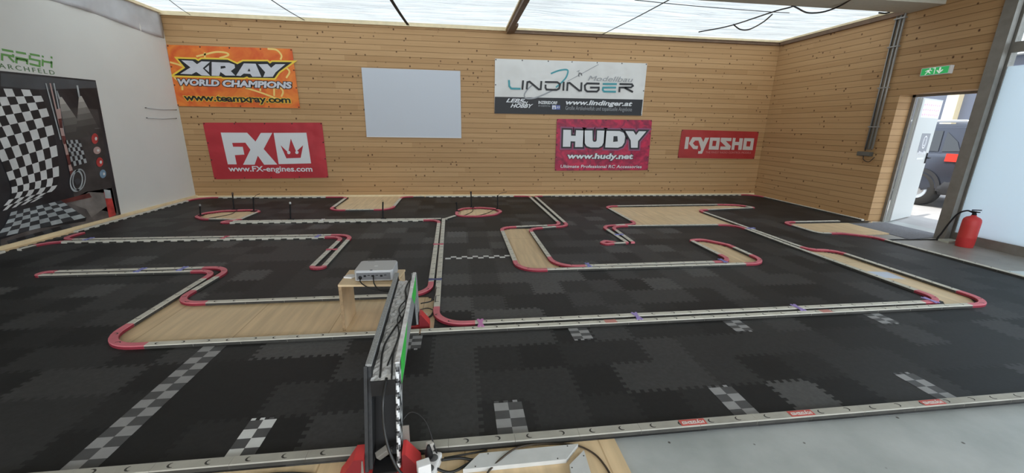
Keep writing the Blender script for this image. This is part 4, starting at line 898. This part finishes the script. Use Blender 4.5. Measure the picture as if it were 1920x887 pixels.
# two white mitred frame boards
wbm=mat('white_lacquer',(.60,.61,.60,1),.45,noise=.05)
def frame_board(lab,pts,z0,z1):
    t=thing('frame_board',lab,'board',(0,0,0),group='white mitred frame boards by the front rail')
    q=[onZ(px,py,z1) for px,py in pts]; mb=MB(); mb.prism([(p.x,p.y) for p in q],z0,z1); mb.build('board',wbm,t)
    c=sum((Vector((p.x,p.y)) for p in q),Vector((0,0)))/len(q)
    for p in q: s=c+(Vector((p.x,p.y))-c)*.80; MB().tube([(s.x,s.y,z1-.002),(s.x,s.y,z1+.0012)],.003,n=8).build('screw',SLOT,t)
frame_board('longer white mitred board lying parallel to the front rail',[(868,880),(899,850),(1084,832),(1062,861)],.001,.022)
frame_board('shorter white mitred board end at the bottom edge of the picture',[(1068,871),(1095,844),(1108,887),(1125,960),(1085,985),(1071,887)],.001,.022)

# ================================================================== PROJECTOR ON ITS WOODEN STAND
T=thing('projector_stand','small pale plywood stand carrying the projector','stand',(0,0,0))
z=.336
MB().prism([(-.840,2.672),(-.470,2.648),(-.425,2.945),(-.838,2.968)],z,z+.015).build('top_board',PINE,T)
MB().prism([(-.838,2.680),(-.820,2.679),(-.818,2.96),(-.836,2.96)],.001,z-.0005).build('side_panel',PINE,T); MB().prism([(-.450,2.80),(-.435,2.80),(-.430,2.94),(-.446,2.94)],.001,z-.0005).build('side_panel',PINE,T)
MB().prism([(-.8405,2.6770),(-.8195,2.6757),(-.8195,2.6785),(-.8405,2.6797)],.001,z-.0005).build('edge_band',PINEDGE,T)
PJ=thing('projector','light grey box projector with rounded corners on the plywood stand','projector',(-.606,2.818,z+.0155),(0,0,math.radians(-1)))
LG=mat('projector_grey',(.50,.51,.52,1),.4); DG=mat('projector_dark',(.16,.165,.175,1),.5)
def rrect(w,d,r,n=5):
    out=[]
    for cx,cy,a in ((w-r,d-r,0),(-w+r,d-r,90),(-w+r,-d+r,180),(w-r,-d+r,270)):
        for i in range(n+1): t=math.radians(a+90*i/n); out.append((cx+r*math.cos(t),cy+r*math.sin(t)))
    return out
PJ.scale=(1.06,1.16,1.12); mb=MB(); rr=rrect(.125,.095,.022); mb.prism(rr,.008,.066,0); ri=[(x*.97,y*.965) for x,y in rr]; n=len(rr)
mb.add([(x,y,.066) for x,y in rr]+[(x,y,.074) for x,y in ri],[(i,(i+1)%n,n+(i+1)%n,n+i) for i in range(n)]+[list(range(n,2*n))],0); mb.build('housing',LG,PJ)
MB().box((-.108,-.0975,.014),(.108,-.0945,.060),bev=.001).build('connector_panel',DG,PJ)
for k,x in enumerate((-.055,-.03,-.005,.022,.05,.075)): MB().box((x-.008,-.0985,.034+.008*(k%2)),(x+.008,-.0976,.046)).build('port',BLACK,PJ)
MB().lathe([(0,.003),(.010,.003),(.012,0)],n=14,M=Matrix.Translation((-.085,-.0976,.03))@Matrix.Rotation(math.pi/2,4,'X')).build('power_socket',BLACK,PJ)
MB().box((-.010,-.020,.0742),(.012,-.008,.0748)).build('label_sticker',WHITE,PJ); mb=MB()
for k in range(6): mb.box((-.075+.008*k,.075,.0742),(-.070+.008*k,.083,.0746))
mb.build('control_keys',DG,PJ); MB().box((-.022,-.093,.0742),(-.006,-.084,.0758)).build('latch',BLACK,PJ)
for x,y in ((-.1,-.07),(.1,-.07),(-.1,.07),(.1,.07)): MB().lathe([(0,0),(.010,0),(.010,.0082),(0,.0082)],n=12,M=Matrix.Translation((x,y,0))).build('rubber_foot',BLACK,PJ)
MB().prism([(0,0),(.055,-.012),(.075,.02),(.055,.05),(.012,.045)],0,.012,M=Matrix.Translation((-.832,2.79,z+.0165))).build('media_stick',WHITE,label='small white slab lying on the stand left of the projector',cat='adapter')
cable('cable','black cable from the projector hanging over the front of the stand',[(-.606,2.700,z+.065),(-.604,2.682,z+.052),(-.595,2.652,z+.022),(-.565,2.628,z-.01),(-.52,2.615,z-.012),(-.468,2.60,z+.0)],.004,group='projector cables')
cable('cable','second black cable from the projector power socket',[(-.695,2.700,z+.047),(-.69,2.672,z+.032),(-.655,2.645,z+.012),(-.59,2.625,z-.012),(-.52,2.61,z-.02),(-.470,2.592,z-.01)],.004,group='projector cables')
cable('cable','thin black cable running between the vertical double rails',[(-.285,5.95,.03),(-.275,5.2,.022),(-.262,4.5,.022),(-.25,3.9,.022),(-.235,3.5,.024),(-.225,3.30,.03),(-.24,3.08,.03),(-.33,3.02,.03)],.005)
cable('cable','black cable looping on the plywood beside the timing arch',[(-.33,2.95,.01),(-.27,2.97,.01),(-.225,2.92,.01),(-.235,2.83,.01),(-.26,2.80,.01)],.004,group='cable loops by the arch'); cable('cable','black cable drooping from the double rail to the timing arch',[(-.215,3.12,.046),(-.22,2.98,.02),(-.235,2.86,.01),(-.27,2.79,.01)],.004,group='cable loops by the arch')
AB=thing('connector_block','small pale connector block on the plywood by the arch','connector',(-.285,2.83,.001)); MB().box((-.02,-.025,0),(.02,.025,.025),bev=.004).build('housing',mat('pale_connector',(.55,.50,.40,1),.5),AB)

# ================================================================== GOOSENECK POLES ON THE FAR RAILS
def pole(lab,px,py_base,py_top,dx_top,tip=None,wire=None):
    b=onZ(px,py_base,RH1); t=onY(px+dx_top,py_top,b.y)
    r=thing('gooseneck_pole',lab,'pole',(b.x,b.y,RH1+.0005),group='gooseneck poles on the far rails'); v=t-b; v.z-=.0005
    MB().box((-.03,-.02,0),(.05,.02,.012),bev=.003).build('base',BLACK,r)
    MB().tube(spline([(0,0,.01),(v.x*.25,0,v.z*.35),(v.x*.6,.0,v.z*.7),(v.x,0,v.z)],6),.011,n=8).build('stem',BLACK,r)
    MB().lathe([(0,-.014),(.013,-.012),(.016,0),(.012,.016),(0,.02)],n=12,M=Matrix.Translation((v.x,0,v.z))).build('tip',tip or BLACK,r)
    if wire: MB().tube(spline([(v.x,0,v.z),(v.x+.05,0,v.z+.05),(v.x+wire,0,v.z+.075)],6),.004,n=6).build('wire',CABLE,r)
WT=mat('pale_tip',(.62,.62,.60,1),.4); TT=mat('tan_tip',(.55,.40,.22,1),.5); BT=mat('brown_tip',(.10,.06,.04,1),.5)
pole('black pole with grey tip at the left end of the left oval',376,404,385,-1,mat('grey_tip',(.25,.25,.25,1),.5))
pole('tall black pole on the top edge of the left oval',439,393,363,-3,BT)
pole('black pole with thin wire at the right end of the left oval',476,396,372,-1,None,.11)
pole('black gooseneck pole with white tip on the far double line',545,411.5,381,-1,WT)
pole('black pole with tan tip on the far double line under the plywood bay',718,410,377,0,TT)
pole('short black pole at the left end of the right oval',857,396,381,-1)
pole('tall black pole on the top edge of the right oval',884,389,361,-1)
pole('black pole with thin wire at the right end of the right oval',933,392,368,0,None,.16)
cable('cable','thin cable lying on the plywood inside the left oval',[(-3.62,6.93,.03),(-3.62,6.75,.006),(-3.70,6.55,.006),(-3.78,6.42,.006),(-3.55,6.40,.006)],.005,group='cables inside the ovals')
cable('cable','thin cable lying on the plywood inside the right oval',[(.22,6.96,.03),(.20,6.75,.006),(.10,6.50,.006),(.03,6.42,.006)],.005,group='cables inside the ovals')
cable('cable','second thin cable crossing the right oval to its right pole',[(.60,6.80,.03),(.48,6.65,.006),(.36,6.48,.006),(.25,6.40,.006)],.005,group='cables inside the ovals')

# ================================================================== RIGHT SIDE: extinguisher, sign, conduit, mats
EX=thing('fire_extinguisher','red fire extinguisher standing on the floor by the white panel','fire extinguisher',(6.60,4.26,-.018))
R0=.088
MB().lathe([(0,.0),(R0-.008,.0),(R0-.004,.004),(R0-.004,.03),(R0,.034),(R0,.345),(R0-.006,.372),(R0-.024,.394),(.034,.408),(.026,.414),(.026,.425),(0,.425)],n=36).build('cylinder',PRED,EX)
MB().lathe([(0,.425),(.022,.425),(.022,.445),(.016,.45),(.016,.47),(0,.47)],n=18).build('valve',BLACK,EX)
mb=MB(); mb.box((-.018,-.045,.462),(.018,.045,.474),bev=.003); mb.add([(-.014,-.055,.492),(.014,-.055,.492),(.014,.03,.478),(-.014,.03,.478),(-.014,-.055,.504),(.014,-.055,.504),(.014,.03,.492),(-.014,.03,.492)],[(0,3,2,1),(4,5,6,7),(0,1,5,4),(1,2,6,5),(2,3,7,6),(3,0,4,7)]); mb.build('handle',BLACK,EX)
MB().tube(spline([(0,.02,.455),(.02,.10,.462),(.03,.19,.40),(.02,.25,.25),(.0,.285,.10),(-.01,.30,.05)],10),.010,n=10).build('hose',BLACK,EX)
MB().lathe([(.009,.05),(.013,.03),(.018,.004),(.017,.0),(0,.0)],n=14,M=Matrix.Translation((-.01,.30,0))).build('nozzle',BLACK,EX)
MB().lathe([(R0+.0006,.13),(R0+.0006,.30)],n=36).build('label_band',mat('red_label',(.60,.045,.04,1),.4),EX)
MB().prism([(-.10,-.07),(.12,-.05),(.11,.06),(-.08,.07)],0,.028,M=Matrix.Translation((6.66,4.475,-.018))).build('floor_block',mat('pale_block',(.50,.50,.42,1),.7),label='pale concrete block at the foot of the steel post',cat='block')
# exit sign
SG=thing('exit_sign','green and white emergency exit sign mounted above the door','exit sign',(XR,5.26,2.275))
GS=mat('exit_green',(.03,.46,.12,1),.4,emit=.35); WS=mat('exit_white',(.80,.86,.80,1),.4,emit=.35)
MB().box((-.055,-.185,-.055),(0,.185,.055),bev=.006).build('housing',WHITE,SG)
MB().box((-.0585,-.165,-.045),(-.0555,.172,.045)).build('green_panel',GS,SG)
def sg(name,polys):
    mb=MB()
    for pl in polys: mb.add([(-.0592,-a,b) for a,b in pl],[list(range(len(pl)))]) 
    mb.build(name,WS,SG)
sg('arrow_down',[[(.052,.038),(.072,.038),(.072,-.012),(.052,-.012)],[(.062,-.042),(.018,.002),(.034,.008),(.062,-.020)],[(.062,-.042),(.062,-.020),(.090,.008),(.106,.002)]])
sg('running_figure',[[(-.076,.040),(-.060,.042),(-.056,.030),(-.070,.026)],[(-.092,.022),(-.060,.025),(-.068,-.008),(-.094,-.004)],[(-.060,.024),(-.034,.010),(-.037,.002),(-.064,.014)],[(-.094,.022),(-.122,.004),(-.116,-.003),(-.090,.012)],[(-.070,-.004),(-.044,-.022),(-.052,-.032),(-.086,-.006)],[(-.094,-.004),(-.120,-.040),(-.108,-.042),(-.080,-.004)]])
sg('door_frame_mark',[[(-.030,.042),(.004,.042),(.004,.034),(-.030,.034)],[(-.006,.042),(.004,.042),(.004,-.042),(-.006,-.042)]])
# conduit pipes and junction box
CD_=thing('conduit','pair of grey metal conduit pipes running from the roof down the pine wall','conduit',(XR,5.93,0))
for dy,r in ((-.035,.014),(.02,.013),(.085,.009)): MB().tube([(-.03,dy,1.16),(-.03,dy,ZT-.02)],r,n=12).build('pipe',PIPE,CD_)
for zz in (1.5,2.1,2.7,3.1): MB().box((-.05,-.055,zz),(-.0,.11,zz+.018),bev=.003).build('pipe_clamp',PIPE,CD_)
MB().box((-.022,-.015,1.14),(-.002,.105,3.2)).build('backing_channel',mat('brown_batten',(.20,.15,.10,1),.6,noise=.2),CD_)
JB=thing('junction_box','dark junction box with cables at the foot of the conduit','junction box',(XR,5.95,1.08))
MB().box((-.06,-.07,-.04),(0,.16,.03),bev=.006).build('box',mat('dark_box',(.10,.095,.08,1),.5),JB); MB().box((-.065,-.06,-.032),(-.0605,.15,.024),bev=.002).build('lid',mat('dark_lid',(.13,.125,.11,1),.5),JB)
MB().tube(spline([(-.03,.06,-.04),(-.035,.04,-.10),(-.03,-.05,-.13),(-.02,-.12,-.05)],8),.006).build('cable_loop',CABLE,JB)
cable('cable','thin black cable dropping from the conduit to the junction box',[(6.715,6.00,1.12),(6.72,5.995,1.6),(6.722,6.01,2.2),(6.72,6.0,3.1)],.006)
# door mat, cable and floor sheet
DM=mat('blue_grey_carpet',(.20,.205,.225,1),.9,noise=.2,nscale=60,bump=.5,bscale=200)
q=[onZ(px,py,-.014) for px,py in ((1605,424),(1650,418),(1668,419),(1764,445),(1690,449),(1560,438))]
mb=MB(); mb.prism([(6.22,4.62),(6.98,4.72),(6.98,5.60),(6.25,5.56)],-.0178,-.010)
mb.build('door_mat',DM,label='blue grey carpet mat on the floor inside the open door',cat='door mat')
cable('cable','black cable crossing the floor from the track edge to the post',[(5.74,4.60,-.008),(5.95,4.61,-.008),(6.2,4.595,-.008),(6.45,4.58,-.008),(6.64,4.55,-.008)],.009)
MB().prism([(5.74,3.16),(6.5,2.9),(6.6,3.24),(5.80,3.38)],-.0178,-.008).build('floor_sheet',mat('pale_sheet',(.62,.68,.68,1),.5),label='pale sheet lying on the floor right of the track edge',cat='sheet')
MB().prism([(4.20,3.28),(4.42,3.22),(4.45,3.42),(4.22,3.46)],.0006,.002).build('paper',mat('bluish_paper',(.62,.68,.80,1),.5),label='bluish white paper lying in the narrow right plywood strip',cat='paper')

# straps and cables under the roof sheeting
def strap(lab,p0,p1,w,sag=.02):
    a=onZ(*p0,ZT-.07); b=onY(*p1,8.34); b.z=ZT-.06; d=b-a; a2=a-d*.5
    mb=MB(); n=12; side=Vector((-d.y,d.x,0)).normalized()*w/2
    for zz in (0,.003):
        for i in range(n+1):
            t=i/n; p=a2+(b-a2)*t; s=-sag*math.sin(math.pi*t); mb.v+= [tuple(p-side+Vector((0,0,s+zz))),tuple(p+side+Vector((0,0,s+zz)))]
    o=2*(n+1)
    for i in range(n):
        k=2*i; mb.f+=[[k,k+1,k+3,k+2],[o+k,o+k+2,o+k+3,o+k+1],[k,k+2,o+k+2,o+k],[k+1,o+k+1,o+k+3,k+3]]
    mb.m=[0]*len(mb.f); mb.sm=[False]*len(mb.f)
    mb.build('roof_strap',DARKGREY,label=lab,cat='strap',group='straps under the roof sheeting')
strap('thin dark strap under the roof sheeting nearest the left wall',(320,0),(355,20),.012)
strap('dark strap under the roof sheeting above the orange banner',(512,0),(570,32),.02)
strap('wide dark strap under the roof sheeting left of the brown beam',(735,0),(765,45),.05)
strap('dark strap under the roof sheeting right of the brown beam',(1250,0),(1130,55),.024)
def rp(px,py,z=ZT-.09): p=onZ(px,py,z); return (p.x,p.y,p.z)
cable('cable','long black cable strung under the roof sheeting towards the right corner',[rp(1310,60),rp(1370,48),rp(1450,22),rp(1480,14),rp(1520,1),rp(1550,-12)],.010,group='cables under the roof sheeting')
cable('cable','drooping black cable loop hanging below the long roof cable',[rp(1375,46),rp(1388,55,ZT-.14),rp(1405,55,ZT-.16),rp(1430,42,ZT-.14),rp(1448,27)],.011,group='cables under the roof sheeting')
cable('cable','second drooping black cable loop nearer the right wall',[rp(1483,9),rp(1495,15,ZT-.12),rp(1515,24,ZT-.15),rp(1545,22,ZT-.15),rp(1575,11,ZT-.12),rp(1600,-4)],.011,group='cables under the roof sheeting')
cable('cable','thin wire crossing the right bay of the roof sheeting',[rp(1190,0),rp(1300,11),rp(1440,22),rp(1480,24)],.005,group='cables under the roof sheeting')
cable('cable','short dark cable end sticking out by the right wall top',[rp(1648,24),rp(1660,25),rp(1668,23)],.012,group='cables under the roof sheeting')

# ================================================================== YARD OUTSIDE: car and building
CARM=mat('dark_blue_grey_paint',(.050,.058,.082,1),.25,metal=.3,spec=.6); CGL=mat('car_glass',(.02,.023,.028,1),.08,spec=.8); CTR=mat('car_trim_black',(.03,.03,.033,1),.6); TYR=mat('tyre_rubber',(.025,.024,.023,1),.8); RIM=mat('rim_metal',(.45,.46,.47,1),.3,metal=.8); TL=mat('tail_lamp_red',(.75,.05,.035,1),.25); SILR=mat('roof_rail_silver',(.62,.64,.67,1),.3,metal=.5)
CAR=thing('car','dark blue grey SUV parked outside, seen through the open door','car',(10.35,6.30,-.02))
# body: sections across the car (x = width, y = length from the rear, z = height)
def loft(mb,secs,mi=0,smooth=True):
    k=len(mb.v); n=len(secs[0])
    for s in secs: mb.v+= [tuple(p) for p in s]
    for i in range(len(secs)-1):
        for j in range(n): mb.f.append([k+i*n+j,k+i*n+(j+1)%n,k+(i+1)*n+(j+1)%n,k+(i+1)*n+j]); mb.m.append(mi); mb.sm.append(smooth)
    mb.f.append([k+j for j in range(n)][::-1]); mb.m.append(mi); mb.sm.append(False)
    e=k+(len(secs)-1)*n; mb.f.append([e+j for j in range(n)]); mb.m.append(mi); mb.sm.append(False)
def sect(y,zl,zh,w,wt):
    return [Vector((x,y,z)) for x,z in ((-w+.06,zl),(-w,zl+.10),(-w-.0,(zl+zh)*.55),(-w+.02,zh-.08),(-wt,zh),(wt,zh),(w-.02,zh-.08),(w,(zl+zh)*.55),(w,zl+.10),(w-.06,zl))]
mb=MB(); loft(mb,[sect(y,zl,zh,w,wt) for y,zl,zh,w,wt in ((.0,.42,.92,.80,.74),(.06,.36,1.04,.87,.80),(.35,.30,1.08,.92,.84),(1.0,.28,1.06,.93,.85),(2.6,.28,1.02,.93,.85),(3.4,.30,.98,.92,.80),(4.05,.34,.88,.86,.72),(4.35,.40,.74,.70,.60))]); mb.build('body',CARM,CAR)
def cab(y,z,w): return (y,z,w)
mb=MB(); gh=[[Vector((x,y,z)) for x,y,z in ((-.84,.10,1.03),(.84,.10,1.03),(.84,3.2,1.0),(-.84,3.2,1.0))],[Vector((x,y,z)) for x,y,z in ((-.70,.38,1.56),(.70,.38,1.56),(.70,2.25,1.58),(-.70,2.25,1.58))],[Vector((x,y,z)) for x,y,z in ((-.62,.45,1.63),(.62,.45,1.63),(.62,2.1,1.65),(-.62,2.1,1.65))]]
loft(mb,gh,0,False); mb.build('cabin',CARM,CAR)
def quad(name,pts,m): 
    mb=MB(); mb.add(pts,[list(range(len(pts)))]); o=mb.build(name,m,CAR); return o
lx=lambda z:-.84-.004+(z-1.03)/.53*.14-.008
quad('side_window',[(lx(1.10),.72,1.10),(lx(1.10),1.42,1.10),(lx(1.50),1.40,1.50),(lx(1.50),.80,1.50)],CGL); quad('side_window',[(lx(1.10),1.48,1.10),(lx(1.10),2.75,1.09),(lx(1.50),2.15,1.50),(lx(1.50),1.48,1.50)],CGL); quad('side_window',[(lx(1.12),.36,1.12),(lx(1.10),.66,1.10),(lx(1.48),.72,1.48),(lx(1.30),.48,1.30)],CGL)
yr=lambda z:.10+(z-1.03)/.53*.28-.012
quad('rear_window',[(-.70,yr(1.12),1.12),(.70,yr(1.12),1.12),(.60,yr(1.50),1.50),(-.60,yr(1.50),1.50)],CGL)
for s in (-1,1):
    MB().tube([(s*.64,.40,1.62),(s*.66,.50,1.69),(s*.66,2.0,1.71),(s*.64,2.15,1.65)],.018).build('roof_rail',SILR,CAR)
    mb=MB(); loft(mb,[[Vector((s*(x),y,z)) for x,z in ((.62,.90),(.90+dx,.92),(.89+dx,1.07),(.62,1.06))] for y,dx in ((-.02,-.09),(.10,-.005),(.26,.022),(.50,.030))],0,False); mb.build('tail_lamp',TL,CAR)
    for y in (.85,3.45):
        w=thing('wheel',None,None); w.parent=CAR; w.location=(s*.82,y,.34)
        MW=Matrix.Rotation(math.pi/2,4,'Y')
        MB().lathe([(.20,-.10),(.31,-.11),(.34,-.08),(.34,.08),(.31,.11),(.20,.10)],n=28,M=MW).build('tyre',TYR,w)
        mb=MB(); mb.lathe([(0,s*.07),(.05,s*.09),(.06,s*.06),(.20,s*.08),(.21,s*.10)],n=20,M=MW); mb.build('rim',RIM,w)
        mb=MB(); 
        for i in range(14):
            a,b=math.pi*i/14,math.pi*(i+1)/14
            mb.add([(s*.94,y+r*math.cos(t),.34+r*math.sin(t)) for r,t in ((.35,a),(.42,a),(.42,b),(.35,b))],[(0,1,2,3)])
        mb.build('wheel_arch',CTR,CAR)
mb=MB(); loft(mb,[sect(y,zl,zh,w,wt) for y,zl,zh,w,wt in ((-.06,.40,.62,.80,.74),(.0,.30,.66,.90,.84),(.40,.27,.60,.945,.90),(.48,.27,.50,.945,.90))]); mb.build('rear_bumper',CTR,CAR)
MB().box((-.945,1.25,.26),(-.925,3.05,.42),bev=.006).build('sill',CTR,CAR); MB().box((.925,1.25,.26),(.945,3.05,.42),bev=.006).build('sill',CTR,CAR)
MB().box((-.30,-.035,.70),(.30,-.005,.82),bev=.004).build('number_plate',WHITE,CAR)
for y in (1.25,2.2): MB().box((-.955,y,.93),(-.925,y+.16,.955),bev=.004).build('door_handle',CARM,CAR)
MB().box((-1.06,2.55,1.0),(-.93,2.66,1.14),bev=.02).build('wing_mirror',CARM,CAR)
# building across the yard
BW=mat('blue_grey_facade',(.13,.145,.19,1),.7,noise=.08,nscale=2); CRM=mat('cream_column',(.78,.66,.44,1),.7)
BD=thing('building','blue grey building with cream columns across the yard','building',(13.4,9.5,-.02))
MB().box((0,-7,0),(4,14,3.3)).build('facade',BW,BD)
for y in (-1.2,.25,1.6,3.2,5.0): MB().box((-.16,y-.10,0),(-.001,y+.10,3.3)).build('column',CRM,BD); MB().box((-.10,y+.11,0),(-.001,y+.22,3.3)).build('column_return',WHITE,BD)
MB().box((-.25,-7,3.3),(4.2,14,3.42)).build('roof_edge',WHITE,BD)
